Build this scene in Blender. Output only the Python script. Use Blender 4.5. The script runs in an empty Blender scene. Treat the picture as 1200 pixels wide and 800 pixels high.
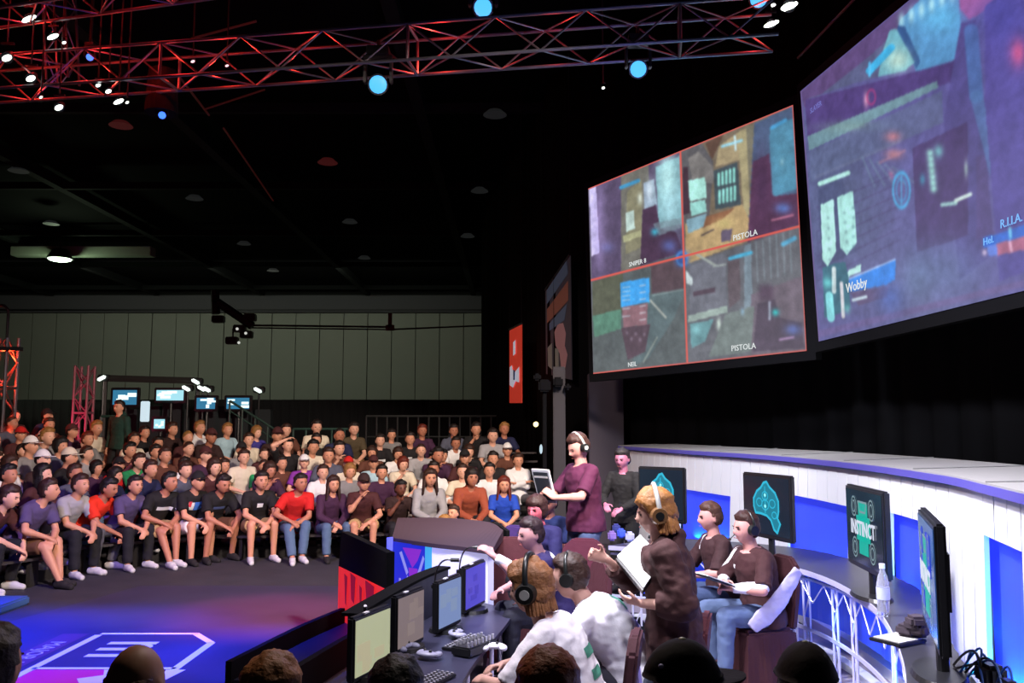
import bpy, bmesh, math, random
import numpy as np
from mathutils import Vector, Matrix, noise
from mathutils.bvhtree import BVHTree
V = Vector
SC = bpy.context.scene
COL = SC.collection
# ---------------------------------------------------------------- camera
CAMZ = 2.05; PITCH = math.atan(0.1); F = 1000.0
cam_d = bpy.data.cameras.new('camera'); cam = bpy.data.objects.new('camera', cam_d); COL.objects.link(cam)
cam.location = (0, 0, CAMZ); cam.rotation_euler = (math.pi/2 + PITCH, 0, 0)
cam_d.sensor_width = 36; cam_d.lens = 36*F/1200; cam_d.clip_end = 200
SC.camera = cam
# ---------------------------------------------------------------- world (dark hall, nearly no ambient light)
w = bpy.data.worlds.new('world'); SC.world = w; w.use_nodes = True
w.node_tree.nodes['Background'].inputs[0].default_value = (0.25, 0.28, 0.4, 1)
w.node_tree.nodes['Background'].inputs[1].default_value = 0.012
SC.view_settings.view_transform = 'Standard'; SC.view_settings.look = 'None'
SC.view_settings.exposure = 0.0; SC.view_settings.gamma = 1; SC.view_settings.use_curve_mapping = False
# ---------------------------------------------------------------- lights
def lamp(kind, loc, target, power, color, size=0.5, angle=50, blend=0.5, sizey=None):
    d = bpy.data.lights.new(kind.lower()+'_light', kind); o = bpy.data.objects.new('scene_light', d); COL.objects.link(o)  # shared name for rigged stage lamps and added brightening lamps
    o.location = loc; d.energy = power; d.color = color
    if target is not None:
        o.rotation_euler = (V(target)-V(loc)).to_track_quat('-Z', 'Y').to_euler()
    if kind == 'SPOT': d.spot_size = math.radians(angle); d.spot_blend = blend; d.shadow_soft_size = size
    elif kind == 'AREA':
        d.size = size
        if sizey: d.shape = 'RECTANGLE'; d.size_y = sizey
    else: d.shadow_soft_size = size
    return o
# audience key light, warm, rigged above and right of the show floor; softer fill from the screens' side
lamp('SPOT', (2.2, 4.5, 6.4), (-3.2, 14.0, 0.7), 6600, (1.0, 0.81, 0.68), 0.3, 52, 0.35)
lamp('SPOT', (-3.5, 4.0, 6.6), (-1.2, 14.5, 0.7), 1700, (1.0, 0.78, 0.68), 0.4, 50, 0.5)
lamp('SPOT', (-0.5, 3.0, 6.6), (-6.2, 12.5, 0.7), 420, (1.0, 0.62, 0.62), 0.4, 46, 0.7)
# stage wash, cool white with a violet tinge
lamp('SPOT', (-0.6, 5.5, 5.6), (3.0, 7.6, 0.9), 2300, (0.90, 0.90, 1.0), 0.3, 88, 0.5)
lamp('SPOT', (0.2, 3.2, 5.2), (2.9, 6.0, 0.9), 700, (0.88, 0.88, 1.0), 0.3, 80, 0.6)
lamp('SPOT', (-2.2, 6.2, 5.5), (0.6, 6.0, 0.6), 1000, (0.97, 0.90, 1.0), 0.25, 60, 0.5)
lamp('SPOT', (2.6, 3.0, 5.6), (0.3, 6.2, 0.6), 600, (0.96, 0.86, 1.0), 0.25, 60, 0.6)
lamp('SPOT', (0.8, 12.6, 6.2), (0.6, 6.6, 0.8), 480, (0.62, 0.50, 1.0), 0.25, 60, 0.6)
lamp('SPOT', (0.2, 8.6, 5.6), (2.6, 11.8, 1.0), 900, (0.90, 0.90, 1.0), 0.3, 70, 0.6)  # added spot, brightens the far end of the white backdrop
# blue and magenta pools on the show floor
lamp('SPOT', (-4.5, 6.0, 6.5), (-4.3, 8.2, 0), 13000, (0.015, 0.05, 1.0), 0.1, 32, 0.9)
lamp('SPOT', (-3.0, 6.0, 6.5), (-2.4, 7.9, 0), 11000, (0.015, 0.05, 1.0), 0.1, 22, 0.9)
lamp('SPOT', (-7.0, 7.0, 6.5), (-5.8, 8.6, 0), 10000, (0.015, 0.05, 1.0), 0.1, 28, 0.9)
lamp('SPOT', (-3.0, 5.0, 6.5), (-3.7, 7.5, 0), 520, (1.0, 0.45, 0.62), 0.1, 22, 0.7)
lamp('SPOT', (-1.0, 9.0, 6.0), (-2.6, 9.6, 0), 3500, (1.0, 0.02, 0.18), 0.1, 26, 0.9)
lamp('SPOT', (-3.5, 7.0, 6.5), (-3.7, 11.4, 0), 400, (1.0, 0.42, 0.3), 0.1, 40, 0.9)
lamp('SPOT', (-4.5, 6.0, 6.5), (-4.6, 11.5, 0), 1500, (0.12, 0.10, 1.0), 0.1, 52, 0.9)
# added warm spot, brightens the nearest spectators' heads
lamp('SPOT', (0.0, 5.5, 5.2), (-0.3, 2.8, 1.3), 260, (1.0, 0.85, 0.75), 0.3, 75, 0.7)
# house light grazing the far wall
lamp('AREA', (-13, 36, 8.3), (-13, 45, 5.0), 230, (0.88, 0.93, 0.76), 20, sizey=1)
# ---------------------------------------------------------------- helpers
def lin(c):
    return tuple((x/12.92 if x <= 0.04045 else ((x+0.055)/1.055)**2.4) for x in c)
def hx(s):
    return lin(tuple(int(s[i:i+2], 16)/255 for i in (0, 2, 4)))
MATS = {}
def mat(name, color, rough=0.7, metal=0.0, emit=None, es=1.0, bump=0.0, bscale=60, var=0.0, vscale=8, alpha=None, sheen=0, spec=None, trans=0):
    if name in MATS: return MATS[name]
    if isinstance(color, str): color = hx(color)
    m = bpy.data.materials.new(name); m.use_nodes = True; nt = m.node_tree; b = nt.nodes['Principled BSDF']
    b.inputs['Base Color'].default_value = (*color, 1); b.inputs['Roughness'].default_value = rough; b.inputs['Metallic'].default_value = metal
    if spec is not None: b.inputs['Specular IOR Level'].default_value = spec
    if trans: b.inputs['Transmission Weight'].default_value = trans
    if emit is not None:
        if isinstance(emit, str): emit = hx(emit)
        b.inputs['Emission Color'].default_value = (*emit, 1); b.inputs['Emission Strength'].default_value = es
    if var or bump:
        tc = nt.nodes.new('ShaderNodeTexCoord')
    if var:
        n = nt.nodes.new('ShaderNodeTexNoise'); n.inputs['Scale'].default_value = vscale; n.inputs['Detail'].default_value = 4
        nt.links.new(tc.outputs['Object'], n.inputs['Vector'])
        mx = nt.nodes.new('ShaderNodeMix'); mx.data_type = 'RGBA'
        mx.inputs[6].default_value = (*[x*(1-var) for x in color], 1); mx.inputs[7].default_value = (*[min(1, x*(1+var)) for x in color], 1)
        nt.links.new(n.outputs['Fac'], mx.inputs[0]); nt.links.new(mx.outputs[2], b.inputs['Base Color'])
    if bump:
        n2 = nt.nodes.new('ShaderNodeTexNoise'); n2.inputs['Scale'].default_value = bscale; n2.inputs['Detail'].default_value = 3
        nt.links.new(tc.outputs['Object'], n2.inputs['Vector'])
        bp = nt.nodes.new('ShaderNodeBump'); bp.inputs['Strength'].default_value = bump; bp.inputs['Distance'].default_value = 0.01
        nt.links.new(n2.outputs['Fac'], bp.inputs['Height']); nt.links.new(bp.outputs['Normal'], b.inputs['Normal'])
    MATS[name] = m
    return m
def cloth(h): return mat('cloth_'+h, h, 0.85, bump=0.5, bscale=18, var=0.12, vscale=5)
def skin(h): return mat('skin_'+h, h, 0.55, var=0.08, vscale=12)
def hairm(h): return mat('hair_'+h, h, 0.6, bump=0.9, bscale=45, var=0.5, vscale=30)
def emis(name, c, s=1.0): return mat(name, (0, 0, 0), 0.5, emit=c, es=s)
def link(name, me, m=None, parent=None, loc=None, rot=None, smooth=False):
    o = bpy.data.objects.new(name, me); COL.objects.link(o)
    if m is not None:
        if not me.materials: me.materials.append(m)
        else: o.material_slots[0].link = 'OBJECT'; o.material_slots[0].material = m
    if parent: o.parent = parent
    if loc is not None: o.location = loc
    if rot is not None: o.rotation_euler = rot
    return o
def done(name, bm, m, parent=None, loc=None, rot=None, smooth=False):
    bmesh.ops.recalc_face_normals(bm, faces=bm.faces)
    me = bpy.data.meshes.new(name); bm.to_mesh(me); bm.free()
    if smooth:
        for p in me.polygons: p.use_smooth = True
    return link(name, me, m, parent, loc, rot)
def tag(o, label, cat, group=None):
    o['label'] = label; o['category'] = cat
    if group: o['group'] = group
    return o
def struct(o): o['kind'] = 'structure'; return o
def empty(name, loc=(0, 0, 0), rz=0):
    o = bpy.data.objects.new(name, None); o.empty_display_size = 0.1; COL.objects.link(o); o.location = loc; o.rotation_euler = (0, 0, rz); return o
def box(bm, c, s, M=None, bevel=0):
    r = bmesh.ops.create_cube(bm, size=1)
    vs = r['verts']
    T = Matrix.Translation(V(c)) @ (M.to_4x4() if M is not None else Matrix()) @ Matrix.Diagonal((s[0], s[1], s[2], 1))
    bmesh.ops.transform(bm, matrix=T, verts=vs)
    if bevel:
        es = {e for v in vs for e in v.link_edges}
        bmesh.ops.bevel(bm, geom=list(es), offset=bevel, segments=2, affect='EDGES')
def bar(bm, a, b, wx, wy=None, n=4, r2=None):
    a = V(a); b = V(b); d = b-a; L = d.length
    if L < 1e-6: return
    q = d.to_track_quat('Z', 'Y').to_matrix().to_4x4()
    r = bmesh.ops.create_cone(bm, cap_ends=True, segments=n, radius1=wx/2, radius2=(r2 if r2 is not None else wx/2), depth=L)
    bmesh.ops.transform(bm, matrix=Matrix.Translation((a+b)/2) @ q, verts=r['verts'])
def tube(bm, pts, r, n=8):
    pts = [V(p) for p in pts]; R_ = []; ref = None
    for i, p in enumerate(pts):
        t = (pts[min(i+1, len(pts)-1)]-pts[max(i-1, 0)]).normalized()
        u = (ref-t*ref.dot(t)).normalized() if ref is not None else t.orthogonal().normalized(); ref = u; v = t.cross(u)
        R_.append([bm.verts.new(p+(u*math.cos(2*math.pi*k/n)+v*math.sin(2*math.pi*k/n))*r) for k in range(n)])
    for a, b in zip(R_, R_[1:]):
        for k in range(n): bm.faces.new((a[k], a[(k+1) % n], b[(k+1) % n], b[k]))
    bm.faces.new(R_[0][::-1]); bm.faces.new(R_[-1])
def ball(bm, c, s, sub=2):
    r = bmesh.ops.create_icosphere(bm, subdivisions=sub, radius=1)
    if not hasattr(s, '__len__'): s = (s, s, s)
    bmesh.ops.transform(bm, matrix=Matrix.Translation(V(c)) @ Matrix.Diagonal((*s, 1)), verts=r['verts'])
def prism(bm, pts, z0, z1):
    a = [bm.verts.new((x, y, z0)) for x, y in pts]; b = [bm.verts.new((x, y, z1)) for x, y in pts]
    n = len(pts); bm.faces.new(a[::-1]); bm.faces.new(b)
    for i in range(n): bm.faces.new((a[i], a[(i+1) % n], b[(i+1) % n], b[i]))
def quadbox(bm, A, B, C, D, t):
    """slab whose front face is A B C D (world points), thickness vector t"""
    a = [bm.verts.new(p) for p in (A, B, C, D)]; b = [bm.verts.new(V(p)+V(t)) for p in (A, B, C, D)]
    bm.faces.new(a); bm.faces.new(b[::-1])
    for i in range(4): bm.faces.new((a[i], b[i], b[(i+1) % 4], a[(i+1) % 4]))
cp, sp_ = math.cos(PITCH), math.sin(PITCH)
def P(px, py, y=None, z=None):
    u = (px-600)/F; v = (400-py)/F
    d = V((u, cp - v*sp_, sp_ + v*cp))
    t = (y/d.y) if y is not None else (z-CAMZ)/d.z
    return V((0, 0, CAMZ)) + d*t
def curve_pts(pts, n):
    """Catmull-Rom through 2D points, n samples evenly spaced"""
    p = [V((*q, 0)) for q in pts]; p = [2*p[0]-p[1]] + p + [2*p[-1]-p[-2]]
    out = []
    for i in range(1, len(p)-2):
        for k in range(24):
            t = k/24; a, b, c, d = p[i-1], p[i], p[i+1], p[i+2]
            out.append(0.5*((2*b)+(c-a)*t+(2*a-5*b+4*c-d)*t*t+(3*b-a-3*c+d)*t**3))
    out.append(p[-2])
    L = [0]
    for i in range(1, len(out)): L.append(L[-1]+(out[i]-out[i-1]).length)
    res = []
    for k in range(n):
        s = L[-1]*k/(n-1); j = max(1, next((i for i, l in enumerate(L) if l >= s-1e-9), len(L)-1))
        f = (s-L[j-1])/max(1e-9, L[j]-L[j-1]); q = out[j-1].lerp(out[j], f); res.append((q.x, q.y))
    return res
def strip(bm, inner, outer, z0, z1, z1o=None):
    """solid ribbon between two equally long 2D curves"""
    n = len(inner); R = []
    for i in range(n):
        a, b = inner[i], outer[i]
        R.append([bm.verts.new((a[0], a[1], z0)), bm.verts.new((b[0], b[1], z0)), bm.verts.new((b[0], b[1], z1 if z1o is None else z1o)), bm.verts.new((a[0], a[1], z1))])
    for i in range(n-1):
        for k in range(4): bm.faces.new((R[i][k], R[i][(k+1) % 4], R[i+1][(k+1) % 4], R[i+1][k]))
    bm.faces.new(R[0]); bm.faces.new(R[-1][::-1])
def offset(pts, d):
    out = []
    for i, p in enumerate(pts):
        a = pts[max(0, i-1)]; b = pts[min(len(pts)-1, i+1)]; t = V((b[0]-a[0], b[1]-a[1])).normalized()
        out.append((p[0]-t.y*d, p[1]+t.x*d))
    return out
WORK = bpy.data.scenes.new('workshop')   # scratch scene so that one object at a time is evaluated; emptied again after each use
def evaluated(o):
    WORK.collection.objects.link(o); vl = WORK.view_layers[0]; vl.update(); me = bpy.data.meshes.new_from_object(o.evaluated_get(vl.depsgraph)); WORK.collection.objects.unlink(o); return me
def text(s, size, M, m, name='lettering', parent=None, depth=0.001, align='CENTER', bold=0.0):
    c = bpy.data.curves.new(name, 'FONT'); c.body = s; c.size = size; c.align_x = align; c.align_y = 'CENTER'; c.extrude = depth; c.offset = bold; c.resolution_u = 2
    t = bpy.data.objects.new(name, c); COL.objects.link(t)
    COL.objects.unlink(t); me = evaluated(t)
    bpy.data.objects.remove(t)
    me.transform(M); me.materials.clear()
    return link(name, me, m, parent)
M_black = mat('black_fabric', (0.004, 0.004, 0.005), 0.95, spec=0.1)
M_plast = mat('black_plastic', (0.012, 0.012, 0.014), 0.35)
M_alu = mat('aluminium', (0.24, 0.24, 0.27), 0.35, 0.9)
M_dark = mat('dark_metal', (0.02, 0.02, 0.022), 0.5, 0.5)
# ================================================================ setting
def mat_floor():
    m = mat('hall_carpet', (0.032, 0.030, 0.040), 0.75, var=0.45, vscale=2.5, bump=0.3, bscale=120); return m
bm = bmesh.new(); box(bm, (-4, 22, -0.05), (50, 50, 0.1)); struct(done('floor', bm, mat_floor()))
bm = bmesh.new(); box(bm, (-4, 22, 9.3), (50, 50, 0.1)); ceiling = struct(done('ceiling', bm, mat('ceiling_black', (0.0015, 0.0015, 0.002), 0.95, spec=0.05)))
# far wall of folding panels
YW = 45.0
bm = bmesh.new(); box(bm, (-4, YW+0.3, 4.65), (50, 0.3, 9.3)); wall_back = struct(done('wall_back', bm, mat('wall_shadow_gap', (0.02, 0.022, 0.02), 0.9)))
M_panel = mat('far_wall_panel', (0.30, 0.32, 0.27), 0.7, var=0.14, vscale=0.5)
me = None; rnd = random.Random(3)
for i in range(22):
    x = -28.6 + i*1.27
    if me is None:
        bm = bmesh.new(); box(bm, (0, 0, 4.05), (1.235, 0.08, 8.1), bevel=0.01); o = done('wall_panel', bm, M_panel, wall_back, (x, YW-0.05, 0)); me = o.data
    else: o = link('wall_panel', me, None, wall_back, (x, YW-0.05+rnd.uniform(-.02, .02), 0))
bm = bmesh.new(); box(bm, (-15, YW-0.25, 8.5), (28, 0.5, 0.9)); o = done('header_beam', bm, mat('header_grey', (0.09, 0.09, 0.10), 0.8), wall_back)
bm = bmesh.new(); box(bm, (-15, YW-0.6, 8.15), (28, 0.08, 0.08)); box(bm, (-15, YW-0.6, 6.9), (0.01, 0.01, 0.01)); done('curtain_track', bm, M_dark, wall_back)
# black drapes closing the hall at right, behind the screens
dr = [(-0.9, 40), (-0.9, 28), (0.6, 19), (1.0, 16.6), (2.4, 15.3), (4.6, 11.5), (5.2, 7.5), (4.9, 4), (4.4, 1.5)]
dp = curve_pts(dr, 260)
dp = [(x+0.05*math.sin(i*1.9), y+0.05*math.cos(i*1.7)) for i, (x, y) in enumerate(dp)]
bm = bmesh.new(); strip(bm, dp, offset(dp, -0.04), 0, 9.2); struct(done('wall_right', bm, M_black, smooth=True))
bm = bmesh.new(); box(bm, (-28.9, 22, 4.65), (0.2, 46, 9.3)); struct(done('wall_left', bm, M_black))
# ceiling: joists, ducts, small dark luminaires
M_duct = mat('ceiling_duct', (0.006, 0.007, 0.007), 0.8, spec=0.1)
for k, x in enumerate((-24, -18.5, -13, -7.5, -2)):
    bm = bmesh.new(); box(bm, (x, 25, 9.0), (0.25, 38, 0.3)); done('ceiling_beam', bm, M_duct, ceiling)
for k, y in enumerate((12, 18, 24, 30, 36, 42)):
    bm = bmesh.new(); box(bm, (-13, y, 8.95), (30, 0.14, 0.2)); done('ceiling_beam', bm, M_duct, ceiling)
for (px, py, d, c) in [(142, 141, 16, 'r'), (384, 185, 19, 'r'), (22, 195, 20, 'w'), (228, 228, 24, 'w'), (580, 128, 15, 'w'), (562, 219, 22, 'w'), (410, 256, 26, 'w'), (286, 282, 30, 'w'), (427, 299, 33, 'w'), (548, 273, 28, 'w'), (320, 314, 36, 'w'), (60, 258, 26, 'w')]:
    p = P(px, py, z=8.93)
    bm = bmesh.new(); bmesh.ops.create_cone(bm, cap_ends=True, segments=16, radius1=0.26, radius2=0.15, depth=0.10)
    o = done('ceiling_luminaire', bm, mat('luminaire_red', (0.06, 0.01, 0.01), 0.7, emit=(0.06, 0.008, 0.008), es=0.5) if c == 'r' else mat('luminaire_grey', (0.03, 0.03, 0.03), 0.7, emit=(0.02, 0.022, 0.022), es=0.4), ceiling, (p.x, p.y, 8.85))
# the one lit house lamp on a duct box
p = P(77, 301, z=8.3)
bm = bmesh.new(); box(bm, (0, 0, 0.25), (5.2, 0.5, 0.34), bevel=0.02); r = done('air_duct', bm, mat('duct_green_grey', (0.22, 0.25, 0.20), 0.6), None, (p.x+0.5, p.y+0.3, 8.3)); tag(r, 'grey rectangular air duct under the black ceiling above the far wall', 'duct')
bm = bmesh.new(); bmesh.ops.create_cone(bm, cap_ends=True, segments=20, radius1=0.46, radius2=0.25, depth=0.35)
r = done('house_lamp', bm, M_dark, None, (p.x, p.y-0.4, 8.32)); tag(r, 'bright round ceiling lamp glowing pale green beside the air duct', 'lamp'); bm = bmesh.new(); bar(bm, (0, 0, .1), (0, 0, .93), .05, n=6); done('hanger', bm, M_dark, r)
bm = bmesh.new(); ball(bm, (0, 0, -0.16), (0.42, 0.42, 0.12)); done('lens', bm, emis('house_lamp_glow', (0.75, 1.0, 0.70), 6), r, smooth=True)
lamp('POINT', (p.x, p.y-0.4, 7.9), None, 160, (0.75, 1, 0.65), 0.3)
# ---------------------------------------------------------------- box trusses
def truss(name, A, B, w, label, up=V((0, 0, 1)), bay=None, m=None, tube=0.045):
    A = V(A); B = V(B); d = (B-A); L = d.length; d.normalize(); s = d.cross(up).normalized()*w/2; u = s.cross(d).normalized()*w/2
    r = empty(name, A); m = m or M_alu
    cs = [s+u, s-u, -s-u, -s+u]; r.location = A
    for c in cs:
        bm = bmesh.new(); bar(bm, c, c+d*L, tube, n=8); done('chord', bm, m, r)
    bay = bay or w*1.15; n = max(2, int(L/bay))
    for k in range(n):
        for j in range(4):
            a, b = cs[j], cs[(j+1) % 4]
            if (k+j) % 2: a, b = b, a
            bm = bmesh.new(); bar(bm, a+d*L*k/n, b+d*L*(k+1)/n, tube*0.55, n=6); done('brace', bm, m, r)
    for k in range(0, n+1, 6):
        bm = bmesh.new()
        for j in range(4): bar(bm, cs[j]+d*L*k/n, cs[(j+1) % 4]+d*L*k/n, tube*0.9, n=6)
        done('end_frame', bm, m, r)
    tag(r, label, 'truss'); return r
A = P(-60, 97, z=6.35); B = P(908, 28, z=6.35)
truss('lighting_truss', A, B, 0.42, 'long red-lit aluminium box truss crossing above the show floor', tube=0.04)
A2 = P(-60, 10, z=7.1); B2 = P(430, -62, z=7.1)
truss('lighting_truss', A2, B2, 0.42, 'higher red-lit box truss partly cut off by the top of the view', tube=0.04)
A3 = P(66, -40, y=11.3); B3 = P(75, 75, y=11.3)
truss('lighting_truss', (A3.x, A3.y, 8.6), (B3.x, B3.y, 6.75), 0.3, 'short upright box truss joining the two red-lit trusses at left', up=V((0, 1, 0)), tube=0.035)
for t, yo, pw in ((0.0, 0, 1), (0.10, 0, 1), (0.2, 0, 0.9), (0.28, 0, 0.7), (0.36, 0, 0.9), (0.46, 0, 0.7), (0.56, 0, 1.1), (0.63, 0, 1.1), (0.76, 0, 0.35), (0.86, 0, 0.6), (0.98, 0, 0.8)):
    q = A.lerp(B, t); lamp('POINT', (q.x, q.y-0.0, q.z-0.05), None, 15*pw, (1.0, 0.035, 0.02), 0.05)
lamp('SPOT', (0.6, 5.6, 3.6), (0.4, 9.8, 6.3), 110, (0.35, 0.3, 1.0), 0.1, 50, 0.8)
for t in (0.05, 0.2, 0.45):
    q = A2.lerp(B2, t); lamp('POINT', (q.x, q.y-0.1, q.z), None, 12, (1.0, 0.03, 0.03), 0.05)
lamp('POINT', (B3.x+0.0, B3.y-0.5, 7.4), None, 6, (1, 0.03, 0.03), 0.05)
for (a, b) in (((205, 83), (245, 135)), ((262, 150), (320, 235)), ((225, 45), (300, 25)), ((240, 128), (310, 105))):
    pa = P(*a, z=8.2); pb = P(*b, z=8.2)
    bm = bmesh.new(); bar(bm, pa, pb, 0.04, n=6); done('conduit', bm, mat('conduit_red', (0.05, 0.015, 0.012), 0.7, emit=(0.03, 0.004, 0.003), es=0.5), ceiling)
# ---------------------------------------------------------------- lighting fixtures
def moving_head(px, py, d, aim, glow, label, s=0.12, strength=8, group=None):
    t_ = (A.x*1000-(px-600)*A.y)/((px-600)*(B.y-A.y)-(B.x-A.x)*1000); d = A.y+(B.y-A.y)*t_ if abs(d-10.2) > .35 or d == 10.0 else d
    c = P(px, py, y=d); r = empty('moving_head_light', c)
    q = (V(aim)-c).to_track_quat('-Z', 'Y').to_matrix().to_4x4()
    bm = bmesh.new(); bmesh.ops.create_cone(bm, cap_ends=True, segments=20, radius1=s*1.05, radius2=s*0.75, depth=s*2.4); bmesh.ops.transform(bm, matrix=q @ Matrix.Translation((0, 0, s*1.2)), verts=bm.verts); done('lamp_head', bm, M_plast, r, smooth=False)
    bm = bmesh.new(); bmesh.ops.create_uvsphere(bm, u_segments=16, v_segments=8, radius=s*0.88); bmesh.ops.transform(bm, matrix=q @ Matrix.Diagonal((1, 1, .3, 1)), verts=bm.verts); done('lens', bm, emis('lens_'+glow, glow, strength), r, smooth=True)
    bm = bmesh.new()
    for k in (-1, 1): box(bm, (k*s*1.3, 0, s*1.4), (s*0.3, s*0.8, s*2.6), bevel=s*.08)
    box(bm, (0, 0, s*2.7), (s*2.9, s*0.9, s*0.35)); done('yoke', bm, M_plast, r)
    bm = bmesh.new(); box(bm, (0, 0, s*3.3), (s*2.2, s*1.8, s*0.9), bevel=s*.1); done('base_box', bm, M_plast, r)
    bm = bmesh.new(); bar(bm, (0, 0, s*3.7), (0, 0, max(s*3.7+.1, (6.20 if c.z < 6.2 else 9.25)-c.z)), 0.04, n=8); done('clamp', bm, M_dark, r)
    tag(r, label, 'stage light', group); return r
moving_head(566, 9, 10.0, (0.3, 0, 1.5), '4fb4ff', 'blue moving head light above the middle of the red truss', 0.115, 1.4)
moving_head(443, 99, 10.0, (-0.6, 0, 1.5), '4fb4ff', 'blue moving head light hanging below the truss, left of the other low one', 0.115, 1.4)
moving_head(748, 81, 9.6, (0.5, 0, 1.5), '4fb4ff', 'blue moving head light hanging below the truss nearest the four-way screen', 0.1, 1.4)
moving_head(889, -1, 9.4, (0.8, 0, 1.5), '4fb4ff', 'blue moving head light over the right end of the red truss', 0.1, 1.4)
moving_head(316/3, 67, 10.5, (-2, 0, 1.5), '3a6bff', 'small blue point light at the upright truss joint', 0.05, 2.5)
moving_head(190, 135, 10.2, (-2, 0, 1.5), '3a6bff', 'big black moving head with a tiny blue glint below the left truss', 0.05, 2.5)
bm = bmesh.new(); c = P(190, 108, y=10.3); bmesh.ops.create_cone(bm, cap_ends=True, segments=20, radius1=0.2, radius2=0.17, depth=0.55)
tag(done('hanging_speaker', bm, M_black, None, c), 'black cylinder shaped housing hanging under the truss over the blue glint', 'speaker')
def par(px, py, d, aim, label, glow='f4fff0', s=0.05, L=1.0, strength=9):
    c = P(px, py, y=d); r = empty('spotlight', c); q = (V(aim)-c).to_track_quat('-Z', 'Y').to_matrix().to_4x4()
    bm = bmesh.new(); bmesh.ops.create_cone(bm, cap_ends=True, segments=16, radius1=s*1.15, radius2=s*0.7, depth=s*4); bmesh.ops.transform(bm, matrix=q @ Matrix.Translation((0, 0, s*2.1)), verts=bm.verts); done('housing', bm, M_plast, r)
    bm = bmesh.new(); bmesh.ops.create_uvsphere(bm, u_segments=12, v_segments=8, radius=s); bmesh.ops.transform(bm, matrix=Matrix.Rotation(-0.4, 4, 'Y') @ Matrix.Diagonal((L, .5, .6, 1)), verts=bm.verts); done('lens', bm, emis('lens_'+glow, glow, strength), r, smooth=True)
    bm = bmesh.new(); box(bm, (0, 0, s*3), (s*2.6, s*.5, s*.4)); bar(bm, (0, 0, s*3), (0, 0, 9.25-c.z), .018, n=6); done('bracket', bm, M_dark, r)
    tag(r, label, 'stage light'); return r
PL = [(34, 22, 0.05, 1.8), (62, 43, 0.045, 1.6), (75, 50, 0.025, 1), (8, 68, 0.06, 1), (36, 92, 0.055, 1), (69, 126, 0.05, 1), (115, 100, 0.03, 1), (127, 107, 0.035, 1), (139, 119, 0.04, 1.6), (149, 120, 0.02, 1), (226, 72, 0.025, 1), (266, 77, 0.022, 1), (904, 28, 0.05, 2), (925, 7, 0.07, 1.6), (906, 6, 0.03, 1.2), (920, 12, 0.02, 1), (707, 103, 0.02, 1), (48, 114, 0.02, 1)]
pw = ['long spotlight at the top left corner', 'slanted spotlight just right of the longest top left one', 'small spotlight tucked beside the slanted one', 'round white spotlight at the left edge over the truss', 'round white spotlight in front of the truss at far left', 'round white spotlight hanging lowest at far left', 'small lamp highest in the hanging cluster under the truss', 'second lamp down in the hanging cluster under the truss', 'brightest lamp in the hanging cluster under the truss', 'tiny lamp at the right tip of the hanging cluster', 'pinkish pin light on the truss left of its twin', 'pinkish pin light on the truss right of its twin', 'long white spotlight at the right end of the truss', 'large white oval spotlight above the end of the truss', 'small white lamp left of the oval spotlight', 'tiny dim lamp under the oval spotlight', 'tiny lamp between the truss and the four-way screen', 'tiny dim lamp under the far left truss']
for (a, b, s, L), lab in zip(PL, pw):
    par(a, b, 9.8, (P(a, b, y=9.8).x*0.5, 2, 1), lab, 'ffd6e0' if 'pinkish' in lab else 'f4fff0', s, L, 1.6 if s < 0.026 else 5)
# hanging lighting rig far off in front of the wall
r = empty('hanging_rig', P(272, 378, y=30))
def rel(px, py): return P(px, py, y=30)-P(272, 378, y=30)
bm = bmesh.new(); bar(bm, rel(252, 352), rel(296, 382), 0.3, n=6); done('truss_arm', bm, M_plast, r)
bm = bmesh.new(); bar(bm, rel(252, 340), rel(253, 368), 0.3, n=6); done('hanger', bm, M_plast, r)
for (a, b) in ((256, 374), (293, 372), (289, 392), (272, 399), (281, 385)):
    bm = bmesh.new(); box(bm, rel(a, b), (0.42, 0.3, 0.26), bevel=.03); done('lamp_box', bm, M_plast, r)
for (a, b) in ((280, 386), (290, 391), (282, 402)):
    bm = bmesh.new(); ball(bm, rel(a, b)+V((0, -.2, 0)), 0.05); done('lens', bm, emis('dim_lens', (.6, .6, .55), 1), r)
bm = bmesh.new(); bar(bm, rel(273, 385), rel(273, 398), 0.06, n=6); done('drop_pipe', bm, M_plast, r)
bm = bmesh.new(); bar(bm, rel(296, 381), rel(455, 383), 0.07, n=6); bar(bm, rel(296, 384), rel(455, 386), 0.05, n=6); bar(bm, rel(455, 386), rel(575, 381), 0.06, n=6); done('long_pipe', bm, M_dark, r)
bm = bmesh.new(); box(bm, rel(457, 375), (.12, .1, .5)); box(bm, rel(457, 384), (.3, .1, .2)); done('pipe_joint', bm, M_plast, r)
tag(r, 'black hanging lighting rig with small lamps and a long pipe before the far wall', 'lighting rig')
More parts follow.
